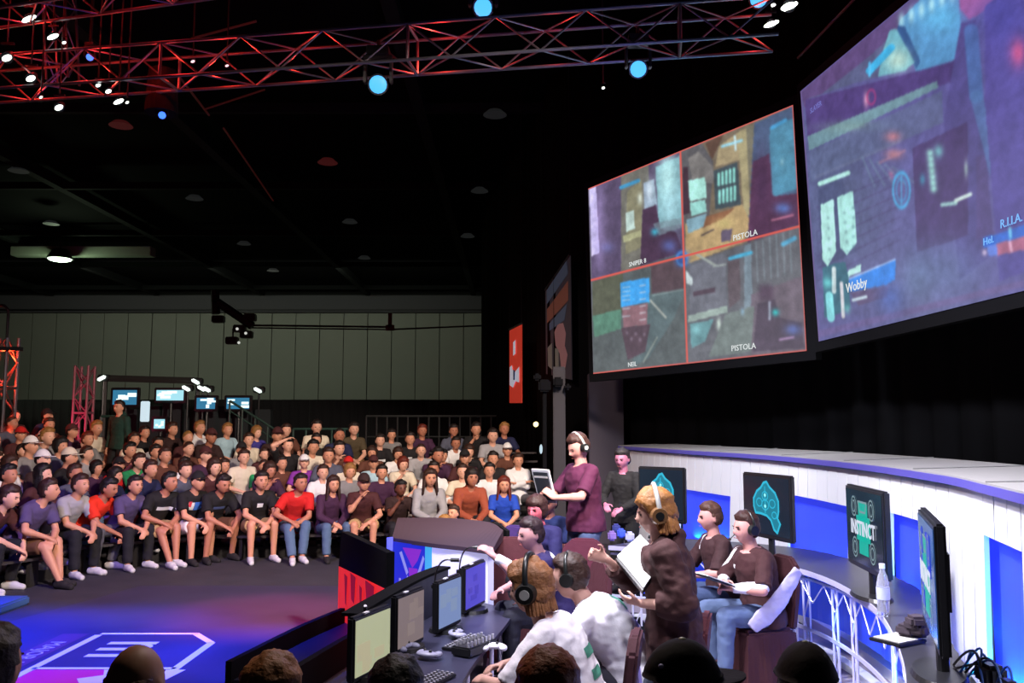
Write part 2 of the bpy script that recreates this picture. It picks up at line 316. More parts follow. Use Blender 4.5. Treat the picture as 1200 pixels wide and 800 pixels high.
# ---------------------------------------------------------------- projection screens
def homography(q):   # unit square -> quad (u right, v down)
    (x0, y0), (x1, y1), (x2, y2), (x3, y3) = q
    A_ = []; b_ = []
    for (u, v), (x, y) in zip(((0, 0), (1, 0), (1, 1), (0, 1)), q):
        A_.append([u, v, 1, 0, 0, 0, -u*x, -v*x]); b_.append(x); A_.append([0, 0, 0, u, v, 1, -u*y, -v*y]); b_.append(y)
    h = np.linalg.solve(np.array(A_, float), np.array(b_, float)); return np.append(h, 1).reshape(3, 3)
class Paint:
    """colours for the picture thrown on a screen, in the picture's own u,v; art was measured on a quad and is carried over by its homography"""
    def __init__(s, quad, nu, nv, base):
        H = homography(quad); u, v = np.meshgrid(np.linspace(0, 1, nu), np.linspace(0, 1, nv)); k = H @ np.stack([u.ravel(), v.ravel(), np.ones(u.size)])
        s.x = k[0]/k[2]; s.y = k[1]/k[2]; s.u = u.ravel(); s.v = v.ravel(); s.nu = nu; s.nv = nv
        s.c = np.tile(np.array(base, float)/255, (u.size, 1)); s.rs = np.random.RandomState(5)
    def mixin(s, m, col, a=1):
        m = (m*a)[:, None]; s.c = s.c*(1-m)+np.array(col, float)/255*m
    def poly(s, pts, col, a=1):
        ins = np.zeros(s.x.size, bool); n = len(pts)
        for i in range(n):
            x1, y1 = pts[i]; x2, y2 = pts[(i+1) % n]
            if y1 == y2: continue
            c = ((y1 > s.y) != (y2 > s.y)) & (s.x < (x2-x1)*(s.y-y1)/(y2-y1)+x1); ins ^= c
        s.mixin(ins.astype(float), col, a)
    def line(s, a, b, w, col, al=1):
        a = np.array(a, float); b = np.array(b, float); d = b-a; t = np.clip(((s.x-a[0])*d[0]+(s.y-a[1])*d[1])/(d@d), 0, 1)
        r = np.hypot(s.x-a[0]-t*d[0], s.y-a[1]-t*d[1]); s.mixin(np.clip(w/2+.6-r, 0, 1), col, al)
    def glow(s, x, y, rx, ry, col, a=1, p=2):
        s.mixin(np.exp(-(np.abs((s.x-x)/rx)**p+np.abs((s.y-y)/ry)**p)), col, a)
    def ring(s, x, y, rx, ry, w, col, a=1):
        r = np.hypot((s.x-x)/rx, (s.y-y)/ry); s.mixin(np.clip(1-np.abs(r-1)*min(rx, ry)/w, 0, 1), col, a)
    def noise(s, amt, k=6):
        g = np.zeros((s.nv, s.nu))
        for o in (k, k*2, k*5):
            r = s.rs.rand(max(2, s.nv//(60//o+1)), max(2, s.nu//(60//o+1)))
            yi = np.linspace(0, r.shape[0]-1.001, s.nv); xi = np.linspace(0, r.shape[1]-1.001, s.nu); y0 = yi.astype(int); x0 = xi.astype(int); fy = (yi-y0)[:, None]; fx = (xi-x0)[None, :]
            g += (r[np.ix_(y0, x0)]*(1-fy)*(1-fx)+r[np.ix_(y0+1, x0)]*fy*(1-fx)+r[np.ix_(y0, x0+1)]*(1-fy)*fx+r[np.ix_(y0+1, x0+1)]*fy*fx-.5)
        s.c = np.clip(s.c*(1+amt*g.ravel()[:, None]), 0, 1)
    def haze(s, col, a):
        s.c = s.c*(1-a)+np.array(col, float)/255*a; g = s.c.reshape(s.nv, s.nu, 3)
        for _ in range(2): q = np.pad(g, ((1, 1), (1, 1), (0, 0)), 'edge'); g = (q[:-2, 1:-1]+q[2:, 1:-1]+q[1:-1, :-2]+q[1:-1, 2:]+2*q[1:-1, 1:-1])/6
        s.c = g.reshape(-1, 3)
    def grain(s, amt): s.c = np.clip(s.c*(1+amt*(s.rs.rand(s.c.shape[0], 1)-.5)), 0, 1)
    def build(s, name, c4, parent, off, strength):
        A, B, C, D = c4; vs = []
        for u, v in zip(s.u, s.v): vs.append(tuple((A*(1-u)*(1-v)+B*u*(1-v)+C*u*v+D*(1-u)*v)+off))
        fs = [(j*s.nu+i, j*s.nu+i+1, (j+1)*s.nu+i+1, (j+1)*s.nu+i) for j in range(s.nv-1) for i in range(s.nu-1)]
        me = bpy.data.meshes.new(name); me.from_pydata(vs, [], fs)
        l = np.where(s.c <= .04045, s.c/12.92, ((s.c+.055)/1.055)**2.4); ca = me.color_attributes.new('picture', 'FLOAT_COLOR', 'POINT')
        ca.data.foreach_set('color', np.hstack([l, np.ones((len(l), 1))]).ravel().astype('f'))
        m = bpy.data.materials.new(name+'_material'); m.use_nodes = True; nt = m.node_tree; b = nt.nodes['Principled BSDF']; b.inputs['Base Color'].default_value = (.02, .02, .02, 1); b.inputs['Roughness'].default_value = .9; b.inputs['Specular IOR Level'].default_value = .05
        at = nt.nodes.new('ShaderNodeVertexColor'); at.layer_name = 'picture'; nt.links.new(at.outputs[0], b.inputs['Emission Color']); b.inputs['Emission Strength'].default_value = strength
        o = link(name, me, m, parent); return o
def screen_thing(name, c4, label, border):
    A, B, C, D = c4; r = empty(name, (0, 0, 0))
    n = (B-A).cross(D-A).normalized()
    if n.y > 0: n = -n
    cu = ((B-A)+(C-D)).normalized(); cv = ((D-A)+(C-B)).normalized(); e = border
    bm = bmesh.new(); quadbox(bm, A-cu*e-cv*e, B+cu*e-cv*e, C+cu*e+cv*e, D-cu*e+cv*e, -n*0.12); done('screen_frame', bm, M_black, r)
    tag(r, label, 'screen'); return r, n
q1 = [(690, 221), (930, 123), (946, 411), (696, 438)]
D1l, D1r = 13.9, 10.5
def planar(q, dl, dr):
    a, d, c = P(*q[0], y=dl), P(*q[3], y=dl), P(*q[2], y=dr); n = (d-a).cross(c-a); e = P(*q[1], y=dr)-V((0, 0, CAMZ)); o = V((0, 0, CAMZ))
    return [a, o+e*((a-o).dot(n)/e.dot(n)), c, d]
c1 = planar(q1, D1l, D1r)
r1, n1 = screen_thing('projection_screen', c1, 'projection screen split into four game views with thin red borders', 0.12)
p = Paint(q1, 300, 230, (92, 92, 100))
# pane top left
p.poly([(690, 221), (797, 178), (803, 295), (694, 330)], (84, 70, 100)); p.poly([(728, 205), (760, 192), (762, 312), (728, 322)], (110, 108, 98))
p.poly([(735, 225), (752, 210), (752, 290), (733, 298)], (128, 124, 96)); p.poly([(733, 250), (743, 246), (744, 268), (734, 272)], (190, 215, 205)); p.poly([(730, 277), (752, 270), (752, 277), (731, 284)], (175, 175, 130))
p.glow(750, 233, 3, 6, (230, 240, 220)); p.poly([(754, 215), (766, 210), (770, 240), (755, 246)], (150, 170, 190)); p.glow(761, 222, 4, 12, (210, 225, 235), .8)
p.poly([(768, 196), (796, 183), (800, 262), (772, 268)], (120, 170, 180)); p.glow(782, 210, 11, 34, (200, 255, 255), .95); p.glow(786, 245, 10, 24, (165, 215, 225), .8)
p.poly([(753, 246), (768, 240), (774, 268), (792, 272), (800, 295), (750, 312)], (66, 44, 66)); p.poly([(765, 262), (800, 255), (800, 266), (772, 276)], (120, 140, 150), .7)
p.glow(767, 272, 4, 4, (60, 190, 220), .9); p.line((728, 220), (748, 212), 4, (60, 150, 200)); p.glow(784, 288, 8, 7, (95, 110, 190), .8)
p.poly([(691, 221), (699, 218), (703, 296), (694, 300)], (215, 205, 255)); p.glow(703, 260, 7, 60, (190, 165, 235), .5); p.glow(712, 290, 8, 6, (120, 120, 190), .6)
# pane top right
p.poly([(797, 178), (930, 123), (940, 262), (803, 310)], (118, 104, 84)); p.poly([(797, 178), (822, 168), (836, 190), (830, 265), (803, 272)], (88, 86, 88))
p.poly([(806, 186), (818, 178), (836, 196), (836, 215), (812, 215)], (120, 116, 112)); p.poly([(800, 196), (806, 196), (808, 250), (800, 252)], (60, 40, 50)); p.poly([(806, 212), (826, 208), (828, 232), (808, 236)], (175, 240, 225)); p.poly([(808, 238), (826, 234), (828, 248), (810, 254)], (150, 215, 205))
p.poly([(826, 168), (848, 158), (834, 188)], (92, 66, 52)); p.poly([(842, 172), (870, 152), (872, 186), (838, 196)], (168, 150, 112)); p.poly([(836, 200), (864, 190), (868, 240), (838, 246)], (60, 74, 80))
for k in range(5): p.line((842+k*4.5, 204-k*1.5), (842+k*4.5, 217-k), 2.6, (150, 240, 225)); p.line((843+k*4.5, 224-k*1.3), (843+k*4.5, 238-k), 2.6, (150, 240, 225))
p.poly([(864, 156), (880, 148), (884, 250), (872, 254)], (170, 158, 116)); p.poly([(874, 150), (884, 146), (886, 252), (880, 254)], (120, 116, 96))
p.poly([(803, 262), (870, 240), (880, 262), (870, 284), (803, 310)], (188, 158, 108)); p.poly([(820, 256), (862, 243), (848, 256), (822, 268)], (140, 92, 62)); p.poly([(804, 258), (828, 250), (824, 266), (806, 274)], (130, 170, 185)); p.line((822, 276), (836, 269), 1.6, (70, 60, 60))
p.glow(848, 262, 10, 6, (215, 195, 120), .7)
p.poly([(884, 145), (930, 124), (940, 262), (876, 284)], (70, 88, 122)); p.poly([(902, 150), (931, 138), (936, 220), (904, 232)], (70, 128, 158)); p.glow(920, 190, 14, 34, (84, 150, 178), .7)
p.poly([(882, 190), (902, 180), (906, 230), (938, 226), (940, 262), (876, 284)], (80, 46, 74)); p.glow(893, 215, 9, 36, (66, 40, 70), .8)
p.glow(918, 244, 9, 6, (90, 130, 215), .8); p.line((905, 258), (930, 252), 2, (190, 110, 140)); p.line((905, 150), (921, 141), 4, (70, 160, 215)); p.line((846, 172), (869, 165), 3, (150, 215, 235)); p.line((861, 160), (862, 176), 2, (200, 240, 250))
p.poly([(845, 270), (858, 268), (856, 282), (845, 284)], (70, 62, 100), .8); p.glow(917, 190, 2, 4, (150, 200, 210), .7)
# pane bottom left
p.poly([(694, 330), (803, 295), (806, 423), (696, 438)], (84, 92, 92)); p.poly([(695, 330), (730, 319), (730, 366), (695, 372)], (84, 88, 70)); p.poly([(695, 370), (728, 362), (728, 385), (697, 395)], (86, 134, 112)); p.poly([(762, 310), (802, 298), (803, 338), (764, 344)], (84, 66, 72))
p.poly([(760, 345), (803, 340), (790, 372), (760, 420), (740, 430)], (86, 104, 106)); p.line((762, 352), (780, 372), 2, (170, 175, 165)); p.line((765, 346), (802, 339), 1.5, (120, 140, 140)); p.line((770, 395), (754, 424), 1.2, (150, 160, 150))
p.poly([(727, 331), (761, 325), (761, 354), (728, 360)], (60, 165, 245)); p.poly([(729, 360), (759, 355), (758, 380), (731, 384)], (140, 100, 108)); p.poly([(728, 384), (762, 380), (756, 412), (736, 422)], (80, 62, 72))
for k in range(6): p.line((730, 337+k*5 if k < 4 else 362+(k-4)*9), (738, 336+k*5 if k < 4 else 361+(k-4)*9), 1.2, (200, 225, 240), .7); p.line((750, 335+k*8), (756, 334+k*8), 1.2, (210, 215, 225), .8)
for k in range(5): p.glow(735+k*5, 390+(k*7) % 13, 1.5, 2, (150, 130, 150), .7)
# pane bottom right
p.poly([(803, 310), (940, 265), (946, 411), (806, 423)], (96, 98, 104)); p.poly([(808, 312), (850, 296), (852, 360), (808, 372)], (106, 108, 118)); p.poly([(812, 342), (838, 337), (838, 342), (812, 348)], (78, 62, 74)); p.line((816, 298), (838, 311), 2.5, (165, 175, 165)); p.line((836, 312), (850, 310), 2, (160, 170, 165))
p.poly([(852, 300), (866, 296), (868, 350), (854, 362)], (92, 80, 86)); p.poly([(872, 288), (880, 286), (882, 360), (872, 364)], (120, 138, 150))
for k in range(6): p.line((886+k*8, 284-k*3), (888+k*8, 330-k*2), 1.6, (124, 138, 146), .7)
p.poly([(880, 345), (944, 322), (946, 411), (880, 416)], (104, 92, 104)); p.poly([(806, 370), (852, 358), (852, 366), (806, 378)], (160, 180, 170)); p.poly([(808, 380), (836, 374), (826, 400), (810, 408)], (100, 150, 155)); p.glow(842, 380, 2.5, 7, (220, 240, 225)); p.glow(815, 386, 5, 5, (140, 210, 215), .7)
p.poly([(850, 368), (884, 358), (880, 412), (830, 418)], (112, 124, 120)); p.glow(898, 343, 9, 10, (76, 58, 76), 1, 4); p.poly([(888, 356), (908, 350), (914, 372), (940, 378), (944, 408), (882, 412)], (74, 62, 78)); p.line((902, 354), (902, 374), 2, (170, 180, 200)); p.glow(909, 366, 4, 4, (40, 190, 190))
p.line((855, 303), (880, 296), 4, (70, 175, 215)); p.line((918, 286), (932, 279), 5, (80, 165, 205), .9); p.glow(930, 386, 9, 6, (95, 120, 205), .8); p.line((914, 398), (930, 395), 2, (190, 150, 200)); p.glow(870, 365, 2, 4, (130, 170, 200), .8); p.poly([(803, 316), (811, 326), (811, 335), (804, 332)], (200, 215, 215))
p.glow(799, 303, 8, 9, (45, 90, 180), .85, 3); p.ring(799, 303, 6, 8, 2, (70, 140, 220), .8)
p.noise(.16); p.haze((112, 116, 132), .16); p.grain(.06)
for a, b, wd in (((690, 221), (930, 123), 2.2), ((696, 438), (946, 411), 2.4), ((930, 123), (946, 411), 1.6), ((797, 178), (805, 424), 2), ((694, 328), (942, 264), 2.4)): p.line(a, b, wd, (205, 92, 84))
p.build('screen_picture', c1, r1, n1*0.012, 1.12)
# small name captions under each view, too blurred to spell out in full
def on_quad(c4, u, v, n):
    A, B, C, D = c4; x = ((B-A)*(1-v)+(C-D)*v).normalized(); y = -((D-A)*(1-u)+(C-B)*u).normalized()
    o = A*(1-u)*(1-v)+B*u*(1-v)+C*u*v+D*(1-u)*v + n*0.03
    return Matrix(((x.x, y.x, n.x, o.x), (x.y, y.y, n.y, o.y), (x.z, y.z, n.z, o.z), (0, 0, 0, 1)))
def uv_of(quad, x, y):
    h = np.linalg.inv(homography(quad)) @ np.array([x, y, 1.0]); return h[0]/h[2], h[1]/h[2]
M_cap = emis('caption_white', (0.85, 0.9, 0.9), 0.9)
for s, x, y, z in (('ROY', 748, 308, .10), ('PISTOLA', 874, 276, .11), ('BEN', 742, 427, .10), ('PISTOLA', 872, 407, .11)):
    if s == 'ROY': s = 'SNIPER 8'
    if s == 'BEN': s = 'NEIL'
    u, v = uv_of(q1, x, y); text(s, z, on_quad(c1, u, v, n1), M_cap, 'caption', r1, .002)
q2 = [(939, 107), (1260, -161), (1260, 326), (960.5, 400)]
# right edge lies outside the frame; depth falls to 6.1 m
D2l, D2r = 10.15, 6.1
c2 = planar(q2, D2l, D2r)
r2, n2 = screen_thing('projection_screen', c2, 'large violet-blue projection screen of one game view at the right edge', 0.12)
p = Paint(q2, 330, 270, (92, 88, 148)); p.glow(985, 250, 75, 120, (88, 104, 126), .75); p.glow(1080, 350, 90, 50, (104, 108, 140), .6)
p.poly([(939, 107), (1100, -27), (1100, -2), (1030, 60), (944, 128)], (92, 72, 118)); p.poly([(945, 128), (1030, 60), (1062, 30), (1036, 92), (1010, 98), (950, 116)], (88, 96, 130))
p.poly([(1060, 22), (1100, -20), (1126, -40), (1135, 72), (1080, 88), (1058, 30)], (86, 152, 200)); p.glow(1108, 20, 28, 20, (100, 195, 240), .8)
for k in range(6): p.glow(1062+k*12, 22-k*6, 3.5, 9, (190, 250, 255), .9)
p.poly([(1058, 28), (1066, 30), (1085, 75), (1080, 84), (1056, 40)], (48, 88, 140))
p.poly([(1048, 34), (1056, 32), (1078, 76), (1066, 86), (1034, 92), (1040, 60)], (110, 180, 190)); p.glow(1058, 72, 14, 14, (210, 250, 225), .9); p.line((1024, 84), (1050, 56), 9, (60, 190, 240), .95); p.line((1024, 74), (1024, 90), 3, (90, 200, 250))
p.poly([(1131, -40), (1185, -60), (1200, -10), (1142, 27), (1131, 12)], (150, 90, 150)); p.glow(1160, -2, 24, 14, (176, 96, 150), .8)
p.poly([(945, 118), (1120, 78), (1135, 70), (1140, 95), (1040, 130), (948, 170)], (78, 62, 118)); p.poly([(948, 164), (1104, 100), (1106, 108), (950, 182)], (112, 150, 156)); p.glow(1005, 153, 40, 7, (130, 165, 158), .7); p.poly([(950, 184), (1110, 112), (1112, 150), (952, 220)], (94, 108, 138), .7)
p.poly([(1132, 30), (1150, 26), (1170, 300), (1130, 330), (1112, 150)], (80, 74, 132)); p.line((1144, 40), (1150, 120), 16, (76, 120, 180), .75); p.line((1150, 120), (1172, 210), 14, (80, 120, 172), .7); p.poly([(1160, 10), (1260, -60), (1260, 300), (1176, 330), (1160, 130)], (84, 76, 148)); p.glow(1180, 20, 30, 40, (76, 76, 170), .6)
p.line((958, 214), (1060, 172), 3, (110, 120, 150), .6); p.glow(1052, 166, 9, 6, (205, 130, 135), .85); p.glow(1053, 187, 10, 6, (205, 135, 135), .8); p.line((1036, 197), (1066, 183), 3, (190, 130, 140), .5); p.glow(1050, 211, 3, 5, (190, 110, 140), .7)
for k in range(5): p.line((1015+k*9, 190+k*3), (1030+k*12, 225-k), 2, (112, 140, 160), .55)
for k in range(7): p.line((960, 250+k*14), (1060, 208+k*13), 1.6, (74, 66, 108), .5)
p.poly([(1075, 180), (1140, 150), (1140, 280), (1080, 300)], (66, 48, 92), .75); p.poly([(960, 230), (990, 212), (1008, 300), (966, 320)], (70, 80, 112), .6)
p.line((963, 222), (998, 209), 5, (190, 255, 235)); p.poly([(964, 247), (980, 240), (983, 300), (972, 318), (966, 310)], (190, 250, 235)); p.poly([(984, 238), (1004, 230), (1008, 290), (996, 304), (988, 296)], (180, 245, 230))
for k in range(5): p.glow(973+k*.5, 262+k*12, 2, 2, (120, 160, 160), .7); p.glow(993+k, 256+k*11, 2, 2, (120, 160, 160), .7); p.glow(1004, 250+k*11, 2, 2, (110, 160, 165), .7)
for k in range(7): p.glow(1096+k*.7, 186+k*7, 4, 4, (170, 245, 225), .95)
p.glow(1106, 184, 5, 7, (130, 220, 215), .8); p.glow(1138, 205, 2, 9, (200, 240, 225), .8); p.line((1110, 246), (1126, 244), 4, (170, 230, 215), .9); p.line((1126, 241), (1143, 234), 4, (225, 255, 235), .9); p.glow(1087, 217, 3, 6, (70, 190, 220), .7)
p.ring(1062, 229, 10, 20, 2, (70, 175, 225)); p.ring(1062, 229, 6, 13, 1.5, (66, 150, 205), .8); p.line((1062, 213), (1062, 245), 1.5, (80, 170, 220), .8); p.glow(1020, 120, 3, 9, (230, 160, 190), .9); p.ring(1026, 117, 5, 9, 1.5, (190, 60, 120), .8)
p.glow(1110, 320, 50, 34, (98, 118, 160), .7); p.glow(1080, 330, 18, 26, (104, 132, 165), .5); p.poly([(1150, 190), (1160, 190), (1170, 280), (1150, 285)], (84, 70, 120), .6)
p.glow(1198, 70, 9, 16, (216, 90, 140), .9); p.poly([(1158, 283), (1260, 250), (1260, 268), (1158, 294)], (50, 110, 215)); p.poly([(1172, 290), (1260, 264), (1260, 284), (1174, 302)], (180, 104, 130)); p.poly([(1162, 293), (1173, 290), (1174, 302), (1164, 303)], (96, 130, 220)); p.line((1188, 272), (1189, 282), 3, (120, 220, 255)); p.line((1188, 287), (1190, 297), 3, (250, 190, 215)); p.glow(1159, 299, 2.5, 3, (230, 210, 235))
p.poly([(998, 332), (1055, 308), (1054, 330), (1044, 336), (998, 345)], (56, 140, 235)); p.line((998, 331), (1054, 308), 1.6, (170, 200, 245)); p.poly([(1000, 346), (1046, 338), (1044, 350), (1010, 360)], (96, 84, 116)); p.line((1003, 354), (1019, 350), 3, (215, 240, 245)); p.poly([(997, 322), (1013, 314), (1013, 322), (997, 329)], (190, 245, 230)); p.line((960.5, 392), (1260, 318), 7, (110, 92, 138), .6)
p.poly([(966, 320), (980, 314), (994, 312), (998, 330), (1000, 362), (975, 374), (968, 374)], (58, 110, 122)); p.line((980, 320), (980, 345), 5, (215, 235, 230)); p.line((989, 336), (991, 372), 4, (225, 225, 225)); p.line((974, 350), (976, 374), 9, (140, 235, 235)); p.glow(972, 336, 5, 6, (110, 220, 215), .9); p.glow(996, 364, 4, 5, (110, 190, 185), .8)
p.glow(1048, 350, 16, 18, (70, 110, 200), .5)
p.noise(.14); p.haze((98, 92, 150), .14); p.grain(.04)
p.line((939, 107), (960.5, 400), 3, (110, 90, 140), .7)
p.build('screen_picture', c2, r2, n2*0.012, 1.06)
u, v = uv_of(q2, 1009, 338); text('Wobby', .15, on_quad(c2, u, v, n2), M_cap, 'caption', r2, .002)
u, v = uv_of(q2, 960, 128); text('ᴥ' if False else 'SLAYER', .09, on_quad(c2, max(u, .07), v, n2), emis('caption_violet', (.16, .16, .5), 1), 'caption', r2, .002)
u, v = uv_of(q2, 1192, 264); text('R.I.I.A.', .10, on_quad(c2, u, v, n2), emis('caption_blue', (.2, .5, 1), 1), 'caption', r2, .002)
u, v = uv_of(q2, 1166, 286); text('Hel.', .085, on_quad(c2, u, v, n2), emis('caption_blue', (.2, .5, 1), 1), 'caption', r2, .002)
# the screens light the hall a little
lamp('AREA', (2.1, 11.6, 4.3), (-4, 10, 1), 45, (0.7, 0.75, 0.95), 2.5)
# cables and rigging edge above the right screen
bm = bmesh.new(); a = P(935, 68, y=10.6); b = P(1010, -10, y=9.4); bar(bm, a, b, 0.035, n=6); tag(done('rigging_cable', bm, mat('grey_cable', (.12, .12, .13), .6)), 'thin grey rigging cable slanting up above the violet screen', 'cable')
# ================================================================ background furniture behind the crowd
M_black2 = mat('black_drape_low', (0.008, 0.009, 0.011), 0.95)
# low black drape line along the far hall
for i in range(12):
    bm = bmesh.new(); x0 = -26+i*2.1; pts = [(x0+k*0.105, 30+0.06*math.sin(k*2.1)) for k in range(21)]
    strip(bm, pts, [(a, b+0.05) for a, b in pts], 0, 3.0); o = done('pipe_and_drape', bm, M_black2, smooth=True)
    tag(o, 'plain black drape section in the low row of drapes before the far wall', 'drape', 'black drape sections before the far wall')
M_green = mat('dark_green_metal', (0.02, 0.065, 0.05), 0.5)
def railing(x0, x1, y, z0, z1, label, slope=0.0, n=8, m=None):
    r = empty('railing', ((x0+x1)/2, y, 0)); cx = (x0+x1)/2; m = m or M_green
    bm = bmesh.new(); bar(bm, (x0-cx, 0, z1), (x1-cx, 0, z1+slope), 0.06, n=8); bar(bm, (x0-cx, 0, (z0+z1)/2), (x1-cx, 0, (z0+z1)/2+slope), 0.04, n=8); done('rail', bm, m, r)
    for k in range(n+1):
        t = k/n; x = x0+(x1-x0)*t-cx; bm = bmesh.new(); bar(bm, (x, 0, 0), (x, 0, z1+slope*t), 0.05, n=6); done('post', bm, m, r)
    tag(r, label, 'railing'); return r
def px2x(px, y): return (px-600)/1000*y
railing(px2x(345, 20.5), px2x(420, 20.5), 20.5, 1.2, 2.0, 'dark green metal railing behind the crowd left of the man in olive jacket', n=5)
railing(px2x(270, 21.5), px2x(345, 21.5), 21.5, 2.2, 2.7, 'dark green sloping stair rail behind the purple-shirted back row man', -1.0, n=5)
railing(px2x(430, 24), px2x(600, 24), 24, 1.2, 2.35, 'long dark railing behind the right half of the crowd', n=14, m=mat('rail_black', (0.03, 0.035, 0.035), .5))
railing(px2x(120, 20.5), px2x(150, 20.5), 20.5, 1.0, 2.3, 'short green railing at the aisle between the crowd blocks', n=2)
# booth with bright displays behind the crowd
M_tv = [emis('booth_glow', 'a8e6f4', 1.0), emis('booth_glow2', '3a88b0', .8), emis('booth_white', 'e6ffff', 1.3)]
def booth_tv(px0, py0, px1, py1, d, label, kind=0):
    a = P(px0, py0, y=d); b = P(px1, py1, y=d); c = (a+b)/2; w_ = b.x-a.x; h = a.z-b.z
    r = empty('display', c); bm = bmesh.new(); box(bm, (0, 0.04, 0), (w_+.16, .1, h+.16), bevel=.02); done('casing', bm, M_plast, r)
    bm = bmesh.new(); box(bm, (0, -.02, 0), (w_, .02, h)); done('screen', bm, M_tv[1] if kind == 0 else M_tv[0], r)
    rr = random.Random(px0)
    for k in range(5): bm = bmesh.new(); box(bm, (rr.uniform(-.35, .35)*w_, -.04, rr.uniform(-.35, .35)*h), (w_*rr.uniform(.15, .4), .01, h*rr.uniform(.12, .35))); done('picture_patch', bm, M_tv[2], r)
    bm = bmesh.new(); bar(bm, (0, 0.1, -h/2), (0, 0.1, -c.z), .1, n=8); done('stand', bm, M_plast, r)
    tag(r, label, 'display')
booth_tv(133, 457, 160, 474, 26, 'leftmost bright display in the booth behind the crowd')
booth_tv(184, 457, 215, 469, 26, 'brightest wide display in the booth behind the crowd', 1)
booth_tv(231, 466, 252, 479, 26, 'small display right of the brightest booth display')
booth_tv(266, 466, 292, 479, 26, 'rightmost small display in the booth behind the crowd')
booth_tv(181, 491, 193, 502, 24, 'small white display low behind the crowd', 1)
a = P(166, 470, y=25); b = P(174, 494, y=25)
bm = bmesh.new(); box(bm, (0, 0, 0), (b.x-a.x, .15, a.z-b.z), bevel=.02); tag(done('light_column', bm, emis('column_white', 'd8eef8', .9), None, (a+b)/2), 'upright glowing white column in the booth behind the crowd', 'light')
for i, (px, py) in enumerate(((119, 443), (229, 447), (236, 455), (218, 455), (242, 456), (302, 457))):
    c = P(px, py, y=26); r = empty('booth_spotlight', c); bm = bmesh.new(); box(bm, (0, 0, 0), (.26, .12, .1), Matrix.Rotation(0.5 if i else -.5, 3, 'Y'), bevel=.03); done('lens', bm, emis('booth_lamp', 'f0fff4', 1.6), r)
    bm = bmesh.new(); box(bm, (0, .15, .02), (.34, .2, .2), bevel=.03); bar(bm, (0, .15, 0), (0, .15, -c.z), .06, n=6); done('housing', bm, M_plast, r)
    tag(r, ['white booth spotlight left of all the booth displays', 'upper white booth spotlight over the wide display', 'booth spotlight just below the upper one', 'booth spotlight at the corner of the wide display', 'booth spotlight right of the pair over the wide display', 'white booth spotlight at far right over the small displays'][i], 'spotlight')
bm = bmesh.new(); a = P(124, 443, y=26.2); b = P(232, 446, y=26.2); bar(bm, a, b, .2, n=4); bar(bm, a, (a.x, a.y, 0), .12, n=6); bar(bm, b, (b.x, b.y, 0), .12, n=6)
tag(done('booth_gantry', bm, mat('gantry_grey', (.05, .055, .05), .6)), 'dark horizontal gantry beam above the booth displays', 'gantry')
for k in range(7):
    bm = bmesh.new(); box(bm, (0, 0, 0), (0.62, .3, 2.6+.1*(k % 3))); tag(done('partition', bm, mat('booth_panel', (.03, .04, .045), .7), None, (px2x(150+k*26, 27), 27.2, 1.3+.05*(k % 3))), 'dark upright booth partition under the displays behind the crowd', 'partition', 'booth partitions behind the crowd')
# towers
x = px2x(99, 22); truss('truss_tower', (x, 22, 0), (x, 22, 2.05+.071*22), 0.34, 'maroon-lit vertical truss tower standing behind the crowd at left', up=V((0, 1, 0)), tube=.07, m=mat('truss_maroon', (.30, .12, .15), .5, .3))
lamp('POINT', (x-.6, 21.2, 2.0), None, 60, (1, .05, .2), .1)
x = px2x(1, 15.5); truss('truss_tower', (x, 15.5, 0), (x, 15.5, 2.05+.105*15.5), 0.36, 'bright red-lit truss tower at the left edge', up=V((0, 1, 0)), tube=.06)
lamp('POINT', (x+.05, 15.5, 3.3), None, 45, (1, .04, .01), .1); lamp('POINT', (x+.05, 15.5, 2.8), None, 30, (1, .04, .01), .1); lamp('POINT', (x+.3, 15.2, 1.9), None, 10, (1, .04, .01), .1)
bm = bmesh.new(); cz = 2.05+.14*15.5; pr = None
for k in range(9):
    a_ = math.pi*k/8; q = V((x+.14-.14*math.cos(a_)-.1, 15.3, cz-.12+.14*math.sin(a_)))
    if pr is not None: bar(bm, pr, q, .05, n=8)
    pr = q
bar(bm, pr, pr-V((0, 0, .45)), .05, n=8); box(bm, (x+.2, 15.3, 2.05+.09*15.5), (.5, .12, .07)); tag(done('tower_hook', bm, M_plast), 'black pipe hook on top of the bright red tower', 'hook')
# hanging banners
def banner(pts, d0, d1, label, m, name='hanging_banner'):
    A, B, C, D = P(*pts[0], y=d0), P(*pts[1], y=d1), P(*pts[2], y=d1), P(*pts[3], y=d0); r = empty(name, (0, 0, 0)); bm = bmesh.new(); quadbox(bm, A, B, C, D, V((.02, .05, 0))); done('cloth', bm, m, r); tag(r, label, 'banner'); n = (B-A).cross(D-A).normalized(); n = -n if n.y > 0 else n
    bm = bmesh.new(); bar(bm, A, B, .05, n=8); bar(bm, A, (A.x, A.y, 9.2), .015, n=4); bar(bm, B, (B.x, B.y, 9.2), .015, n=4); done('hanging_bar', bm, M_plast, r)
    return r, (A, B, C, D), n
def patch(r, c4, n, pts, m, name, off=.02):
    A, B, C, D = c4; bm = bmesh.new(); vs = [A*(1-u)*(1-v)+B*u*(1-v)+C*u*v+D*(1-u)*v+n*off for u, v in pts]; f = [bm.verts.new(p) for p in vs]; bm.faces.new(f); done(name, bm, m, r)
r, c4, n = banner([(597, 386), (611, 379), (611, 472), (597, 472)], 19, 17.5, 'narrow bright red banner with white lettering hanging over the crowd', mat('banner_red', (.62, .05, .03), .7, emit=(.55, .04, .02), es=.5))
Mw = mat('banner_white', (.8, .8, .85), .7, emit=(.5, .55, .65), es=.5)
